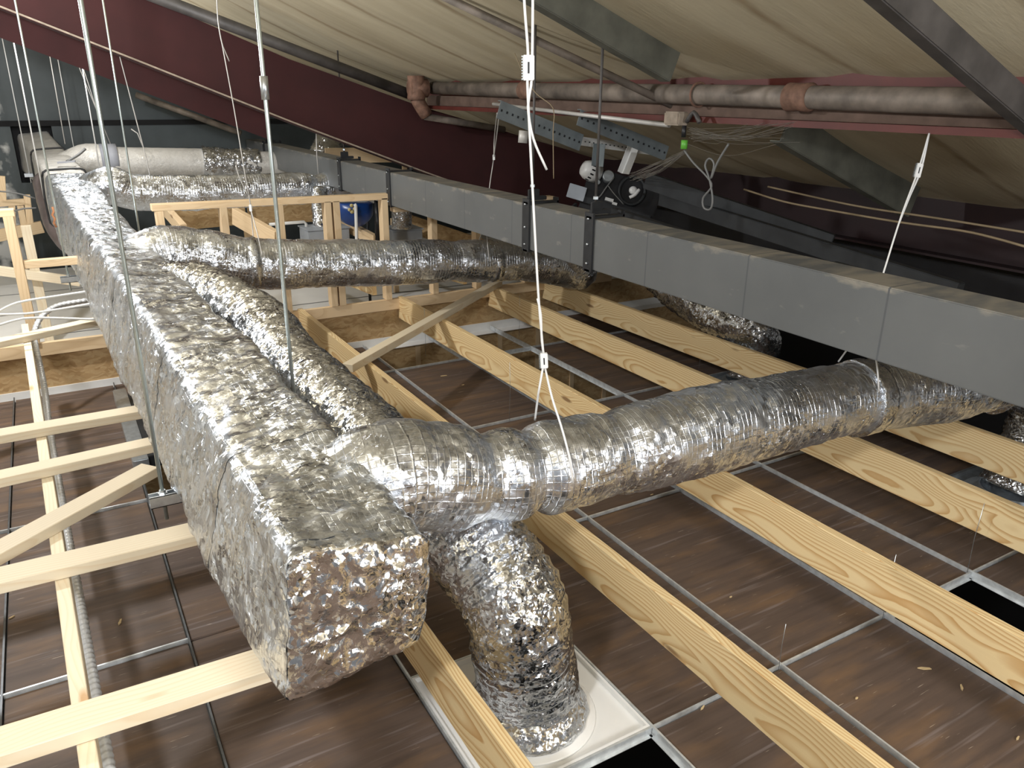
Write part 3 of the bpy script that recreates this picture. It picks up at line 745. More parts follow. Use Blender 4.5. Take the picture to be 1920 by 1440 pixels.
# drop into the grey box behind the frame and elbow behind the box duct
d1 = thing('flex_duct', 'narrow silver flex drop behind the double stud', 'air duct', tuple(ay(600, 430, 7.2)))
duct_tube('sleeve', 'foil_flex', [ay(600, 355, 7.4), ay(600, 390, 7.3), ay(604, 430, 7.2), ay(606, 440, 7.2)], .075, d1, .02, 32, 1, 81, ripple=.004)
d2 = thing('flex_duct', 'short silver flex stub standing on the right grey plenum box', 'air duct', tuple(ay(752, 426, 7.0)))
duct_tube('sleeve', 'foil_flex', [ay(753, 385, 7.0), ay(753, 405, 7.0), ay(754, 428, 7.0)], .10, d2, .02, 32, 1, 83, ripple=.004)
d3 = thing('flex_duct', 'silver flex elbow glimpsed between box duct and maroon beam', 'air duct', tuple(ay(620, 270, 8.5)))
duct_tube('sleeve', 'foil_flex', [ay(625, 215, 9.2), ay(622, 250, 9.0), ay(612, 272, 8.9), ay(600, 300, 8.8)], .15, d3, .03, 32, 1.3, 84, ripple=.005)

# ================================================================== GREY BOX DUCT
BX0, BX1, BZ0, BZ1 = 2.335, 2.52, 1.16, 1.415
bd = thing('box_duct', 'long square grey duct with black flanges hanging along the right side', 'air duct', (2.4, 5.5, BZ0))
MB().box((BX0, .1, BZ0), (BX1, WY - .12, BZ1)).build('body', 'boxduct', bd, .004)
FLY = [ax(x, y, BX0).y for x, y in ((497, 290), (638, 330), (731, 375), (988, 440), (1105, 470))]
for y in FLY:
    m = MB()
    m.box((BX0 - .012, y - .036, BZ0 - .012), (BX0 - .001, y + .036, BZ1 + .03)); m.box((BX1 + .001, y - .022, BZ0 - .012), (BX1 + .012, y + .022, BZ1 + .03))
    m.box((BX0 - .012, y - .022, BZ1 + .001), (BX1 + .012, y + .022, BZ1 + .012)); m.box((BX0 - .012, y - .022, BZ0 - .012), (BX1 + .012, y + .022, BZ0 - .001))
    fl = m.build('flange', 'black', bd)
    m = MB()
    for z in (BZ0 + .03, (BZ0 + BZ1) / 2, BZ1): m.lathe((BX0 - .016, y, z), (-1, 0, 0), [(-.005, .007), (.003, .006), (.005, .003)], 10)
    m.build('bolt', 'galv', fl)
for k, y in enumerate(FLY):
    if k == 2: continue
    lab = ['farthest black hanger, at the back end of the box duct', 'black hanger on the box duct above the stud frame', '', 'black hanger on the box duct left of the centre wire', 'black hanger on the box duct right of the centre wire'][k]
    t = thing('duct_hanger', lab, 'hanger', (BX1 + .05, y, BZ1), 'black box duct hangers')
    MB().box((BX0 + .03, y + .03, BZ1 + .013), (BX0 + .15, y + .06, BZ1 + .035)).box((BX0 + .03, y + .03, BZ1 + .035), (BX0 + .10, y + .05, BZ1 + .075)).build('bracket', 'black', t, .003)
    xr = BX0 + .07; MB().tube([(xr, y + .06, BZ1 + .02), (xr, y + .06, roofz(xr) - .02)], .007, 8).build('rod', 'darkpipe', t)
    MB().lathe((xr, y + .06, BZ1 + .085), Z3, [(0, .014), (.014, .014), (.016, .008)], 6, False).build('nut', 'galv', t)

# ================================================================== ROOF STEEL
def slope_bar(name, mat, label, cat, Y, X0, X1, wd, ht, drop, parent=None):
    o = MB().bar((X0, Y, roofz(X0) - drop), (X1, Y, roofz(X1) - drop), wd, ht).build(name, mat, parent)
    if parent is None: tag(o, label, cat)
    return o
RY = 7.0
def rz(x, y): return ay(x, y, RY)
# big tapering maroon rafter
rf = thing('roof_rafter', 'deep maroon painted roof rafter sloping down from upper left', 'roof beam', (1.5, RY, 1.8))
top = [Vector((-3.0, RY, 3.62)), rz(0, -110), rz(290, 2), rz(540, 110), rz(790, 200), rz(1000, 262), rz(1130, 300)]
bot = [Vector((-3.0, RY, 3.55)), rz(0, 15), rz(250, 113), rz(540, 228), rz(790, 322), rz(1000, 396), rz(1130, 440)]
m = MB()
for i in range(len(top) - 1):
    q = [top[i], top[i + 1], bot[i + 1], bot[i]]; m.poly(q, (0, .012, 0))
m.build('web', 'maroon', rf)
m = MB()
for i in range(len(bot) - 1): m.bar(bot[i] + YU * .0, bot[i + 1] + YU * .0, .18, .014)
m.build('bottom_flange', 'maroon', rf)
m = MB()
for i in range(len(bot) - 1): m.bar(bot[i] - YU * .093 + Z3 * .004, bot[i + 1] - YU * .093 + Z3 * .004, .012, .012)
m.build('dusty_edge', 'dust', rf)['label'] = 'thin dusty pale edge of the bottom flange'
r2 = thing('roof_rafter', 'second maroon beam showing below and behind the first one', 'roof beam', (.8, 7.6, 1.9))
m = MB(); RY2 = 7.6
tq = [ay(-120, -60, RY2), ay(505, 200, RY2)]; bq = [ay(-120, 25, RY2), ay(505, 262, RY2)]
m.poly([tq[0], tq[1], bq[1], bq[0]], (0, .02, 0)); m.build('web', 'maroon', r2)
# conduit on top of the rafter
p0, p1 = rz(250, -17), rz(775, 183); yo = Vector((0, -.12, 0))
tag(MB().tube([p0 + yo, p1 + yo], .045, 14).build('steel_pipe', 'darkpipe'), 'dark pipe following the top of the maroon rafter', 'pipe')
# red purlin along Y with ledge, and sprinkler pipe resting over it
PX = 3.1
pu = thing('roof_purlin', 'red oxide painted purlin with dusty ledge running across the upper right', 'roof beam', (PX, 3, 1.85))
YP1 = RY + .05
MB().box((PX + .10, -1.5, 1.975), (PX + .112, YP1, 2.2)).build('web', 'red', pu)
MB().box((PX, -1.5, 1.862), (PX + .10, YP1, 1.892)).build('ledge', 'red', pu)
MAT['dustbrown'] = plain('brown_dust', (.135, .088, .066), .9, 0, .25, 9, .2)
MB().box((PX + .09, -1.5, 1.893), (PX + .111, YP1, 1.974)).build('dusty_web', 'dustbrown', pu)['label'] = 'brown dust coating the web below the pipe'
sp_ = thing('sprinkler_pipe', 'thick dusty pipe lying along the red purlin', 'pipe', (PX + .08, 3, 1.93))
MB().tube([(PX + .035, -1.5, 1.95), (PX + .035, RY - .2, 2.04)], .052, 20).build('pipe', 'oldpipe', sp_)
for px in (1500, 1310, 990):
    p = ax(px, 180, PX + .035); zc = 1.95 + .09 * (p.y + 1.5) / (RY + 1.3)
    if px == 1310: MB().tube([(PX + .035 + .062 * math.cos(a), p.y, zc + .062 * math.sin(a)) for a in [k * math.pi / 8 for k in range(17)]], .006, 6).build('hanger_ring', 'rust', sp_)
    else: MB().lathe((PX + .035, p.y - .07, zc), YU, [(0, .055), (.01, .066), (.06, .062), (.13, .066), (.14, .055)], 20).build('coupling', 'rust', sp_)
p = ay(780, 165, RY - .25)
MB().lathe(p - Z3 * .1, Z3, [(0, .075), (.02, .08), (.10, .07), (.2, .075)], 16).lathe(p - XU * .06, XU, [(0, .075), (.1, .07), (.16, .08)], 16).build('tee_fitting', 'rust', sp_)
q = ay(790, 205, RY - .25); MB().tube([p - Z3 * .08, q + Z3 * .02, q + XU * .05 - Z3 * .05], .06, 12, ds=.03).build('elbow_fitting', 'rust', sp_)
a = ay(795, 218, RY - .25); b = ay(945, 243, RY - .1); MB().tube([a, b], .03, 12).build('drop_pipe', 'oldpipe', sp_)
# second purlin lower down
MAT['maroon_shaded'] = plain('maroon_paint_shaded', (.014, .003, .004), .6, 0, .2, 3)  # maroon with the shade of the eaves put into its colour
tag(MB().box((5.05, -1, 1.02), (5.07, 8.5, 1.40)).box((4.95, -1, 1.02), (5.06, 8.5, 1.035)).build('roof_purlin', 'maroon_shaded'), 'maroon purlin with painted shade, low down at the eaves on the right', 'roof beam')
# olive channels down the slope
def on_roof(x, y, drop):
    d = ray(x, y); t = (R0 - drop - 2.0) / (d.z + RS * d.x); return CAM + d * t
def channel(label, pa, pb, drop, wd, ht, mat='olive', ext=(0, 0)):
    a = on_roof(*pa, drop); b = on_roof(*pb, drop); Y = (a.y + b.y) / 2
    X0, X1 = a.x - ext[0], b.x + ext[1]
    m = MB(); A = Vector((X0, Y, roofz(X0) - drop)); B = Vector((X1, Y, roofz(X1) - drop)); n = Vector((RS, 0, 1)).normalized()
    m.bar(A, B, .008, ht); m.bar(A + n * ht / 2 + YU * wd / 2, B + n * ht / 2 + YU * wd / 2, wd, .008); m.bar(A - n * ht / 2 + YU * wd / 2, B - n * ht / 2 + YU * wd / 2, wd, .008)
    return tag(m.build('roof_channel', mat), label, 'roof beam', 'olive roof channels')
channel('wide dusty olive channel crossing behind the sprinkler pipe at top centre', (1085, 20), (1300, 120), .17, .07, .19, ext=(1.5, -.03))
channel('olive channel continuing below the red purlin towards the eaves', (1480, 255), (1740, 372), .20, .07, .20, ext=(.2, .1))
o = channel('big dark dusty beam crossing the top right corner', (1690, 2), (1905, 172), .32, .05, .085, 'darkpipe', (1.0, 1.6)); o['group'] = ''
del o['group']
a = on_roof(850, 2, .16); b = on_roof(1245, 190, .22); d = (b - a)
tag(MB().tube([a - d * .25, b + d * .1], .022, 10).build('steel_pipe', 'oldpipe'), 'thin dusty pipe slanting under the roof past the sprinkler pipe', 'pipe')
a = ay(255, 178, 10.6); b = ay(452, 250, 10.2)
tag(MB().tube([a, b], .035, 10).build('steel_pipe', 'oldpipe'), 'short grey pipe on the slate wall below the maroon beams', 'pipe')
# light conduit, slotted struts
tag(MB().tube([ax(925, 195, 3.05), ax(1255, 235, 3.05)], .013, 8).build('steel_pipe', 'wire_dull'), 'pale thin conduit just under the red purlin', 'pipe')
def slotted(label, a, b, wd, n, mat, up=Z3):
    a = Vector(a); b = Vector(b); ex = (b - a).normalized(); ey = up.cross(ex).normalized(); ez = ex.cross(ey)
    t = thing('slotted_strut', label, 'bracket', tuple(a), 'slotted steel struts')
    m = MB().obox((a + b) / 2, ex, ey, ez, ((b - a).length, .004, wd)).obox((a + b) / 2 + ez * (wd / 2) + ey * .02, ex, ey, ez, ((b - a).length, .04, .004)).second('darkgrey')
    for k in range(n):
        c = a.lerp(b, (k + .5) / n) - ey * .0035
        if (c - CAM).dot(ey) < 0: c = a.lerp(b, (k + .5) / n) - ey * .0035
        m.obox(c, ex, ey, ez, ((b - a).length / n * .28, .003, wd * .13))
    m.build('angle', mat, t); return t
slotted('grey slotted strut hanging from the left end of the pale conduit', ay(935, 205, 4.6), ay(1090, 268, 4.6), .11, 16, 'olive_grey')
slotted('grey slotted strut sloping behind the green capped cable', ay(1085, 220, 4.4), ay(1250, 288, 4.4), .10, 16, 'olive_grey')
slotted('white slotted rail above the blower', ay(1085, 264, 4.9), ay(1235, 285, 4.9), .06, 20, 'pvc')
slotted('left white slotted leg holding the blower', ay(1128, 270, 4.8), ay(1124, 312, 4.8), .09, 7, 'olive_grey', YU)
slotted('right white slotted leg holding the blower', ay(1192, 275, 4.8), ay(1172, 326, 4.8), .09, 7, 'pvc', YU)

# ================================================================== BLOWER UNIT
C = ay(1160, 375, 5.2); ex, ez = Rv, Uv; ey = -Fv   # turned to face the walkway
pxm = FPX / (C - CAM).dot(Fv)
def bl(x, y, d=0): return C + ex * ((x - 1160) / pxm) - ez * ((y - 375) / pxm) + ey * d
bu = thing('blower', 'old black blower with white motor drum hanging behind the box duct', 'blower', tuple(bl(1160, 430)))
tilt = (bl(1255, 425) - bl(1070, 370)).normalized(); tz = ey.cross(tilt).normalized()
MB().obox(bl(1165, 368, -.16), tilt, ey, tz, (.62, .26, .36)).build('chassis', 'blackplastic', bu, .01)
MB().lathe(bl(1110, 322, .0), -tilt + ey * .5, [(-.06, .075), (.0, .082), (.05, .078), (.085, .06), (.095, .03)], 24).build('motor', 'pvc', bu)
m = MB()
ax_ = (-tilt + ey * .5).normalized(); u1 = ax_.orthogonal().normalized(); u2 = ax_.cross(u1)
for k in range(14):
    a = 2 * math.pi * k / 14; n = u1 * math.cos(a) + u2 * math.sin(a)
    m.obox(bl(1110, 322, 0) + ax_ * .03 + n * .079, ax_, n.cross(ax_), n, (.030, .012, .006))
m.build('vent_holes', 'hole', bu)
m = MB(); c0 = bl(1185, 358, .0); u = (tilt * .9 + ey * .3).normalized()
m.tube([c0 + tilt * .105 * math.cos(a) + tz * .115 * math.sin(a) + ey * .01 for a in [k * math.pi / 16 for k in range(33)]], .014, 8); m.build('inlet_ring', 'darkgrey', bu)
MB().lathe(c0, ey, [(-.05, .095), (-.045, .09), (-.05, .02)], 24).build('inlet', 'hole', bu)
m = MB(); m.lathe(bl(1187, 357, .0), ey, [(-.03, .02), (.0, .035), (.02, .03), (.03, .012)], 16); m.tube([bl(1180, 371, .01), bl(1190, 366, .02), bl(1198, 356, .01)], .014, 8, ds=.01); m.build('impeller', 'white', bu)
MB().lathe(bl(1140, 332, .03), ey, [(-.05, .05), (.0, .05), (.012, .042)], 20).lathe(bl(1120, 345, .04), ey, [(-.03, .02), (.02, .018)], 10).build('pulley', 'galv_dull', bu)
MB().obox(bl(1080, 364, .06), (tilt).normalized(), ey, tz, (.145, .012, .115)).build('cover_plate', 'greybox', bu, .003)
MB().obox(bl(1150, 392, .02), tilt, ey, tz, (.62, .05, .05)).build('base_rail', 'darkgrey', bu, .003)
MB().obox(bl(1142, 375, .0), tilt, ey, tz, (.07, .03, .025)).obox(bl(1152, 383, .0), tilt, ey, tz, (.04, .03, .025)).build('connector', 'pvc', bu)
MB().tube([bl(1105, 378, .03), bl(1122, 372, .04), bl(1135, 355, .05), bl(1150, 335, .05)], .006, 6, ds=.02).tube([bl(1138, 350, .05), bl(1150, 366, .05), bl(1168, 385, .04)], .004, 6, ds=.02).build('wiring', 'cablegrey', bu)
tag(MB().bar(ay(1060, 402, 5.0), ay(1080, 385, 5.1), .02, .04).build('support_bar', 'darkgrey'), 'short dark bar slanting under the grey cover plate of the blower', 'bracket')

# junction box with cable, cable loop, cobwebs, long cables
jb = thing('junction_box', 'dusty junction box under the purlin with a green capped cable', 'junction box', tuple(ax(1270, 230, 3.0)))
c = ax(1268, 222, 3.02); MB().box(c - Vector((.04, .06, .035)), c + Vector((.04, .06, .035))).build('box', 'dust', jb, .008)
c2 = ax(1300, 222, 3.02); MB().tube([c2 + Vector((0, .05, -.02)), c2 + Vector((0, .0, .03)), c2 + Vector((0, -.05, -.02))], .012, 8, ds=.02).build('clamp', 'darkpipe', jb)
c = ax(1282, 250, 3.0); MB().tube([c + Z3 * .04, c - Z3 * .02], .012, 8).build('plug', 'blackplastic', jb)
c = ax(1283, 270, 3.0); MB().tube([c + Z3 * .02, c - Z3 * .025], .018, 10).build('cap', 'greencap', jb)['label'] = 'bright green cap'
pts = [ax(*p, 3.0) for p in ((1283, 282), (1300, 305), (1326, 332), (1334, 350), (1318, 372), (1320, 390), (1332, 392), (1336, 372), (1330, 335), (1322, 310), (1330, 297), (1339, 308), (1333, 335), (1345, 305), (1366, 270))]
tag(MB().tube(pts, .0055, 6, ds=.015).build('cable', 'cablegrey'), 'grey cable tied in a hanging loop below the red purlin', 'cable')
for lab, X, pts in (('long beige cable sagging across the dark eaves, lower one', 3.7, ((1395, 355), (1470, 378), (1560, 395), (1690, 417), (1800, 432), (1860, 445), (1925, 463))),
                    ('long beige cable across the dark eaves, upper one', 3.9, ((1440, 350), (1600, 385), (1750, 408), (1925, 436)))):
    tag(MB().tube([ax(*p, X) for p in pts], .006, 6, ds=.05).build('cable', 'cablebeige'), lab, 'cable')
m = MB()
rnd = random.Random(9)
for k in range(26):
    a = ax(1285 + rnd.uniform(-4, 4), 285 + rnd.uniform(-4, 4), 3.0); b = ax(1190 + rnd.uniform(-12, 12), 335 + rnd.uniform(-10, 6), 3.3); mid = (a + b) / 2 + Z3 * rnd.uniform(-.03, .01)
    m.tube([a, mid, b], .0009, 3, ds=.06, cap=False)
for k in range(22):
    a = ax(1290 + rnd.uniform(-6, 14), 250 + rnd.uniform(-12, 20), 3.0); b = ax(1440 + rnd.uniform(-50, 60), 232 + rnd.uniform(-5, 40), 3.1)
    m.tube([a, (a + b) / 2 - Z3 * rnd.uniform(.0, .06), b], .0009, 3, ds=.06, cap=False)
tag(m.build('cobweb', 'web'), 'dusty cobwebs strung around the green capped cable', 'cobweb', kind='stuff')
tag(MB().tube([ax(965, 100, 2.2), ax(982, 140, 2.2), ax(1005, 175, 2.2), ax(1037, 203, 2.2), ax(1037, 250, 2.2), ax(1038, 335, 2.2)], .0025, 5, ds=.03).build('cable', 'cablebeige'), 'thin brown string dangling right of the centre wire', 'cable')
tag(MB().tube([ay(982, 245, 4.4), ay(980, 268, 4.4)], .03, 10).build('clear_bottle', 'wire_dull'), 'small pale bottle shaped fitting hanging behind the centre wire', 'fitting')

# dark clutter behind the box duct
def dark(label, name, cat, a, b, wd, ht, mat='darkgrey'):
    return tag(MB().bar(a, b, wd, ht).build(name, mat, bevel=.004), label, cat)
dark('dark grey steel rail behind the blower, sloping right', 'steel_rail', 'rail', ax(1212, 338, 3.4), ax(1560, 455, 4.0), .06, .10)
dark('dark rail descending behind the cable loop to the right', 'steel_rail', 'rail', ax(1240, 372, 3.6), ax(1800, 548, 3.6), .05, .09)
dark('low dark rail right above the box duct top', 'steel_rail', 'rail', ax(1150, 400, 3.0), ax(1450, 500, 2.9), .05, .07)
dark('black square pipe lying behind the box duct at right', 'steel_rail', 'rail', ax(1560, 500, 3.1), ax(1925, 605, 3.1), .05, .05)
dark('long dark duct under the eaves', 'dark_duct', 'air duct', (5.5, .4, .80), (5.5, 7.5, .80), .3, .24, 'blackplastic')
p = ax(1520, 503, 3.6); tag(MB().box(p - Vector((.05, .09, .05)), p + Vector((.05, .09, .05))).build('junction_box', 'wire_dull', bevel=.005), 'small pale box behind the box duct, right of centre', 'junction box')

# ================================================================== TRAPEZE HANGERS
def trapeze(label, strut_px, z, partner, over=.06, rad=.0065, coupler=False, Y=None, twhite=False):
    a = az(*strut_px, z) if Y is None else ay(*strut_px, Y); z = a.z
    bx = partner
    t = thing('trapeze_hanger', label, 'hanger', (a.x, a.y, z - .03))
    st = MB(); x0, x1 = a.x - over, bx + over
    st.box((x0, a.y - .021, z - .041), (x1, a.y + .021, z - .038)).box((x0, a.y - .021, z - .041), (x1, a.y - .018, z)).box((x0, a.y + .018, z - .041), (x1, a.y + .021, z)).box((x0, a.y - .021, z - .002), (x1, a.y - .012, z)).box((x0, a.y + .012, z - .002), (x1, a.y + .021, z))
    st.build('strut', 'galv', t)
    for x in (a.x, bx):
        ro = MB().tube([(x, a.y, z - .10), (x, a.y, roofz(x) - .03)], rad, 10).build('rod', 'rod' if not twhite else 'wire', t)
        MB().lathe((x, a.y, z), Z3, [(0, .016), (.003, .016), (.003, .011), (.013, .011), (.013, .006)], 6, False).build('nut', 'galv', t)
        if coupler and x == bx:
            zc = ay(505, 165, a.y).z; MB().tube([(x, a.y, zc - .035), (x, a.y, zc + .035)], .013, 8).build('coupling_nut', 'galv', ro)
    return t
trapeze('nearest trapeze hanger, thick zinc rods either side of the trunk duct', (305, 925), .70, az(563, 868, .70).x, .045, .0068, True)
trapeze('second trapeze hanger, with its strut end showing at left of the trunk duct', (128, 518), .80, az(271, 503, .80).x, .05, .0065)
trapeze('third trapeze hanger, small strut by the purplish sleeve', (88, 397), .9, .47, .05, .006, Y=8.6, twhite=True)
trapeze('farthest trapeze hanger, close to the wall opening', (55, 325), .9, .34, .05, .005, Y=10.3, twhite=True)

# ================================================================== WIRE HANGERS
def wire_hanger(label, segs, clips, r=.003, mat='wire'):
    """segs: list of polylines (3D); clips: list of (point, direction, size)"""
    t = thing('wire_hanger', label, 'wire hanger', tuple(segs[0][-1]))
    for k, s in enumerate(segs): MB().tube(s, r, 8, ds=.02).build('wire' if k == 0 else ('leg' if k < 3 else 'tail'), mat, t)
    for (p, d, sz) in clips:
        ezz = Vector(d).normalized(); exx = ezz.cross(Fv).normalized(); eyy = ezz.cross(exx)
        cl = MB().obox(p, exx, eyy, ezz, (sz[0], sz[1], sz[2])).build('clip', 'white' if sz[2] > .03 else 'galv', t, .002)
        if sz[2] > .045:
            m = MB()
            for q in range(9): m.obox(p + exx * (sz[0] / 2 + .0015) + ezz * (sz[2] * ((q + .5) / 9 - .5)), exx, eyy, ezz, (.004, sz[1] * .9, sz[2] / 18))
            m.build('ribs', 'galv_dull', cl)
            MB().obox(p - eyy * (sz[1] / 2 + .0004) if (p - eyy * .02 - CAM).length < (p + eyy * .02 - CAM).length else p + eyy * (sz[1] / 2 + .0004), exx, eyy, ezz, (sz[0] * .16, .0008, sz[2] * .45)).build('slot_mark', 'blackplastic', cl)
    return t
Yc = 1.88; W = lambda x, y, Y=Yc: ay(x, y, Y)
wire_hanger('bright white wire hanger in the centre holding the foreground branch duct',
    [[W(979, -120), W(983, 0), W(990, 100), W(989, 160), W(1001, 400), W(1010, 560), W(1019, 665)],
     [W(1018, 690), W(1010, 735), W(1003, 787, 1.99)], [W(1022, 690), W(1035, 745, 1.82), W(1054, 805, 1.76), W(1068, 860, 1.725), W(1074, 905, 1.72)],
     [W(998, -120), W(999, 0), W(998, 105), W(996, 160), W(990, 200), W(1000, 260), W(1025, 318)],
     [W(1008, 560), W(1014, 590), W(1016, 640), W(1021, 672)]],
    [(W(991, 127), W(991, 100) - W(991, 150), (.03, .016, .062)), (W(1020, 676), W(1019, 660) - W(1021, 700), (.023, .014, .048))], .0036)
Yd = 1.88; X0 = ax(1745, 250, PX); V = lambda x, y, Y: ay(x, y, Y)
pa, pb = X0 + Vector((-.01, 0, .0)), V(1632, 590, Yd)
def along(x, y):   # point on the line of the wire with depth interpolated by image height
    f = (y - 250) / 340.0; Y = pa.y * (1 - f) + pb.y * f; return ay(x, y, Y)
wire_hanger('white wire hanger at right, tied to the red purlin',
    [[pa, along(1722, 318), along(1690, 405), along(1660, 500), along(1634, 585)], [V(1630, 605, Yd), V(1600, 640, 1.92), V(1572, 678, 1.98)], [V(1632, 605, Yd), V(1639, 650, 1.80), V(1646, 700, 1.735), V(1648, 735, 1.715)],
     [pa, along(1727, 318), along(1705, 370), along(1685, 420)], [along(1632, 600), along(1631, 580), along(1633, 560)]],
    [(along(1722, 320), along(1726, 305) - along(1718, 335), (.024, .014, .056)), (along(1632, 590), along(1634, 580) - along(1630, 600), (.022, .014, .044))], .0036)
Q = lambda x, y: ay(x, y, 5.4)
wire_hanger('thin wire hanger for the middle branch duct, in front of the maroon rafter at right',
    [[ay(937, 210, 5.0), Q(926, 295), Q(918, 350), Q(912, 412)], [Q(911, 416), ay(902, 440, 5.5), ay(898, 452, 5.5)], [Q(912, 416), ay(914, 455, 5.25), ay(918, 490, 5.22)], [ay(932, 212, 5.0), Q(927, 260), Q(926, 295)]],
    [(Q(926, 295), Z3, (.018, .012, .04)), (Q(912, 411), Z3, (.018, .012, .04))], .004, 'wire_dull')
wire_hanger('thin wire hanger for the middle branch duct, left of the second zinc rod',
    [[ay(405, -40, 5.4), ay(409, 40, 5.4), Q(418, 90), Q(440, 210), Q(460, 330), Q(470, 385)], [Q(471, 395), ay(473, 420, 5.5), ay(475, 447, 5.5)], [Q(471, 395), ay(483, 440, 5.27), ay(492, 480, 5.22)], [Q(409, 40), Q(416, 80), Q(430, 115)], [Q(442, 310), Q(450, 335), Q(465, 365)]],
    [(Q(470, 390), Z3, (.018, .012, .045))], .0035, 'wire_dull')
for k, (lab, pts, Y) in enumerate((
    ('wire hanger with a loose tail above the bright dusty branch duct', ((218, 85), (223, 100), (262, 250), (275, 300), (282, 334)), 7.6),
    ('wire hanger in front of the grey box duct holding the bright dusty branch', ((593, 247), (594, 290), (597, 326)), 7.5),
    ('wire hanger at the near end of the farthest branch duct', ((83, 47), (122, 270)), 9.4),
    ('pair of thin wires over the clamp of the farthest branch duct', ((125, 63), (150, 130), (210, 277)), 9.5))):
    segs = [[ay(*p, Y) for p in pts]]
    if k == 0: segs.append([ay(268, 275, Y), ay(258, 250, Y), ay(246, 242, Y)])
    if k == 3: segs.append([ay(140, 80, Y), ay(165, 155, Y), ay(204, 279, Y)])
    t = thing('wire_hanger', lab, 'wire hanger', tuple(segs[0][-1]))
    for j, s in enumerate(segs): MB().tube(s, .0045 if Y > 9 else .005, 6).build('wire' if j == 0 else 'tail', 'wire_dull', t)
# thin grid hanger wires
for k, (px, z1) in enumerate((((1655, 1160), .3), ((1813, 1075), .35), ((955, 790), .4), ((798, 668), .4), ((1310, 700), .35), ((973, 640), .4), ((1460, 1255), .2))):
    a = az(*px, .03); tag(MB().tube([a, a + Vector((.01, .01, z1 * .5)), a + Vector((.0, .0, z1))], .0013, 5).build('tie_wire', 'galv'), 'thin twisted tie wire rising from a ceiling tee, %s from the left' % ['sixth', 'last', 'second', 'first', 'fifth', 'third', 'fourth'][k] if k else 'thin twisted tie wire rising from a ceiling tee, sixth from the left', 'tie wire', 'grid tie wires')

# ================================================================== CABLES AND CONDUIT AT LEFT
cp = [az(206, 1450, .30), az(177, 1290, .30), az(153, 1150, .30), az(128, 1010, .30), az(109, 900, .32), az(92, 800, .36), az(85, 740, .40), az(76, 690, .45), az(66, 645, .52), az(66, 618, .60), az(80, 592, .66), az(110, 573, .69), az(170, 562, .70)]
P = spline(cp, .004); 
cm = MB(); cm.tube(P[::1], lambda t: .0165 + .0013 * math.sin(t * len(P) * .9), 12); tag(cm.build('flexible_conduit', 'conduit'), 'silver flexible conduit running beside the rail and bending behind the trunk duct', 'conduit')
for lab, pts, Y in (('white cable arching out at far left, upper one', ((-10, 588), (20, 572), (48, 564), (100, 556), (160, 547)), 5.2), ('white cable lying level at far left, middle one', ((-10, 590), (50, 588), (110, 580), (168, 570)), 5.1), ('white cable arching at far left, lower one', ((-10, 612), (30, 600), (60, 596), (120, 597), (180, 599)), 5.0)):
    tag(MB().tube([ay(*p, Y) for p in pts], .0068, 8, ds=.03).build('cable', 'pvc'), lab, 'cable')
for lab, pts, Y in (('thin dark cable drooping below the wall opening', ((-10, 358), (30, 362), (66, 372)), 9.2), ('thin cable looping behind the tall post', ((22, 397), (45, 391), (68, 390)), 8.5)):
    tag(MB().tube([ay(*p, Y) for p in pts], .008, 6, ds=.05).build('cable', 'cablegrey'), lab, 'cable')

# ================================================================== THINGS BEHIND THE STUD FRAME
def plenum(x0, x1, y0, y1, label, Y):
    a = ay(x0, y1, Y); b = ay(x1, y0, Y)
    t = thing('plenum_box', label, 'plenum box', ((a.x + b.x) / 2, Y, a.z)); MB().box((a.x, Y, a.z - .1), (b.x, Y + .3, b.z)).build('body', 'greybox', t, .006)
    MB().box((a.x - .01, Y - .01, b.z), (b.x + .01, Y + .31, b.z + .012)).build('lid', 'greybox', t, .002); return t
plenum(580, 655, 428, 455, 'left pale grey plenum box behind the double stud', 7.0)
plenum(738, 792, 430, 455, 'right grey plenum box with a silver stub on top', 7.0)
bb = thing('blue_bag', 'blue plastic bag sagging between the studs', 'bag', tuple(ay(665, 410, 6.8)))
m = MB(); bm = m.bm; rows = []
for i in range(13):
    v = i / 12; row = []
    for j in range(25):
        u = j / 24; c = ay(634 + 66 * u, 380 + 32 * v, 6.8); bulge = math.sin(math.pi * u) ** .6 * math.sin(math.pi * min(1, .25 + .75 * v)) * .12
        zd = -.06 * math.sin(math.pi * u) * v
        row.append(bm.verts.new(c + Vector((0, -bulge, zd + .05 * (abs(u - .5) * 2) ** 3 * v)) + Vector((0, .012 * nz(c, 9), .012 * nz(c, 7, 3)))))
    rows.append(row)
for i in range(12):
    for j in range(24): bm.faces.new((rows[i][j], rows[i][j + 1], rows[i + 1][j + 1], rows[i + 1][j])).smooth = True
e = bmesh.ops.extrude_face_region(bm, geom=bm.faces[:]); bmesh.ops.translate(bm, vec=(0, .12, 0), verts=[v for v in e['geom'] if isinstance(v, bmesh.types.BMVert)])
m.build('body', 'blue', bb)
c = ay(660, 392, 6.66); m = MB()
for dx, dz in ((0, .03), (.025, 0), (-.02, -.005), (0, -.025)): m.lathe(c + Vector((dx, 0, dz)), -YU, [(-.01, .016), (.004, .016), (.005, .002)], 10)
m.build('printed_flower', 'yellow', bb)
tag(MB().tube([ay(665, 383, 6.5), ay(667, 386, 6.5), ay(669, 455, 6.5), ay(670, 475, 6.5)], .014, 10).build('white_pipe', 'pvc'), 'white upright pipe in front of the blue bag', 'pipe')
tag(MB().tube([ay(706, 375, 6.6), ay(708, 460, 6.6)], .022, 10).build('black_pipe', 'blackplastic'), 'black upright pipe beside the right stud', 'pipe')
q_ = ay(688, 455, 7.2); tag(MB().tube([ay(690, 410, 7.2), q_, Vector((q_.x, q_.y, 0))], .015, 8).build('black_pipe', 'darkgrey'), 'thin dark upright pipe behind the blue bag', 'pipe')
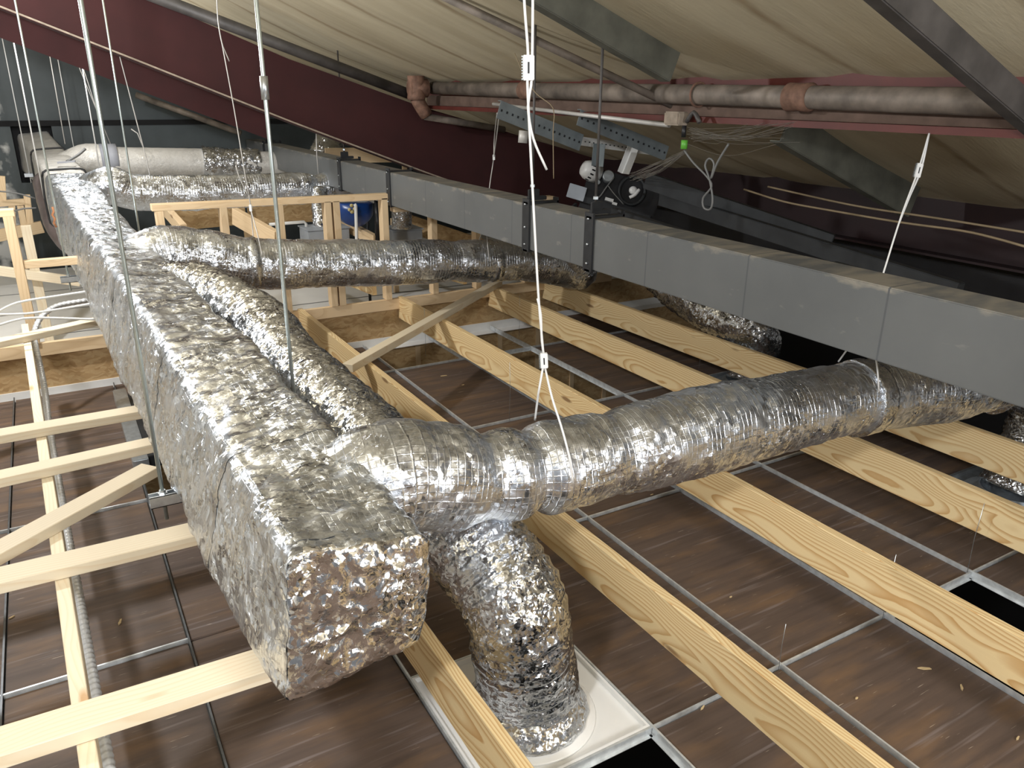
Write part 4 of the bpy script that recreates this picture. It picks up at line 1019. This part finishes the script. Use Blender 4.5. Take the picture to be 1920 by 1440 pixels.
tag(MB().tube([ay(505, 421, 7.2), ay(570, 416, 7.2), ay(574, 420, 7.2), ay(576, 455, 7.2)], .014, 8).build('white_pipe', 'pvc'), 'white pipe turning down between the second and third studs', 'pipe')
tag(MB().tube([ay(507, 424, 7.3), ay(508, 450, 7.3)], .014, 8).build('white_pipe', 'pvc'), 'short white riser left of the third stud', 'pipe')
def cross(label, a, b, wd, ht, mat='stud', cat='timber'):
    tag(board('loose_timber', mat, a, b, wd, ht), label, cat)
cross('timber sloping down between the middle studs of the frame', ay(440, 405, 6.9), ay(520, 450, 6.3), .05, .14)
cross('timber sloping away from the left end stud', ay(312, 395, 6.9), ay(345, 432, 6.3), .05, .09)
def header(label, a, b, ht, mat):
    t = thing('header_frame', label, 'timber frame', (a.x, a.y, 0)); board('header', mat, a, b, .03, ht, t)
    for p in (a, b): board('post', 'stud', (p.x, p.y + .04, .0), (p.x, p.y + .04, p.z), .04, .05, t, XU)
header('strand board header behind the left bay of the frame', ay(330, 412, 8.6), ay(460, 400, 8.6), .22, 'osb')
header('strand board header behind the middle bay of the frame', ay(465, 404, 8.8), ay(600, 398, 8.8), .2, 'osb')
cross('timber slanting down behind the double stud', ay(636, 415, 7.4), ay(705, 452, 6.6), .05, .1)
header('timber header behind the box duct under the maroon rafter', ay(610, 292, 8.6), ay(760, 290, 8.6), .16, 'stud')
header('strand board header under the box duct behind the lower frame', ay(740, 410, 7.6), ay(1010, 500, 6.9), .18, 'osb')

# ================================================================== WOOD CHIPS ON THE PANELS
chips = [((1733, 1254), .05, -35, 'long pale chip near the right edge'), ((1803, 1290), .035, 40, 'thin pale splinter at right'), ((1370, 1120), .014, 0, 'round crumb left of the second tee'), ((1437, 1226), .013, 0, 'crumb beside the first joist'), ((1606, 1310), .014, 0, 'crumb on the right near panel'), ((1317, 1328), .028, 20, 'flat chip below the first joist'), ((225, 1167), .04, 70, 'chip on the left panel beside the duct'), ((1908, 1385), .025, 10, 'chip at the bottom right corner'), ((832, 705), .05, -10, 'chip on the panel behind the branch duct'), ((868, 722), .02, 0, 'crumb on the panel behind the branch duct'), ((1222, 928), .02, 0, 'crumb just below the foreground branch duct'), ((22, 1158), .025, 30, 'chip on the far left panel')]
for (px, ln, ang, lab) in chips:
    p = az(*px, .019); e1 = Vector((math.cos(R(ang)), math.sin(R(ang)), 0)); e2 = Vector((-e1.y, e1.x, 0))
    m = MB(); wd = max(.006, ln * .22); m.poly([p - e1 * ln / 2, p - e1 * ln * .1 - e2 * wd * .6, p + e1 * ln / 2 - e2 * wd * .2, p + e1 * ln * .4 + e2 * wd * .4, p - e1 * ln * .2 + e2 * wd * .5], (0, 0, .004))
    tag(m.build('wood_chip', 'chip'), lab, 'wood chip', 'wood chips on the ceiling panels')
bpy.context.view_layer.update()
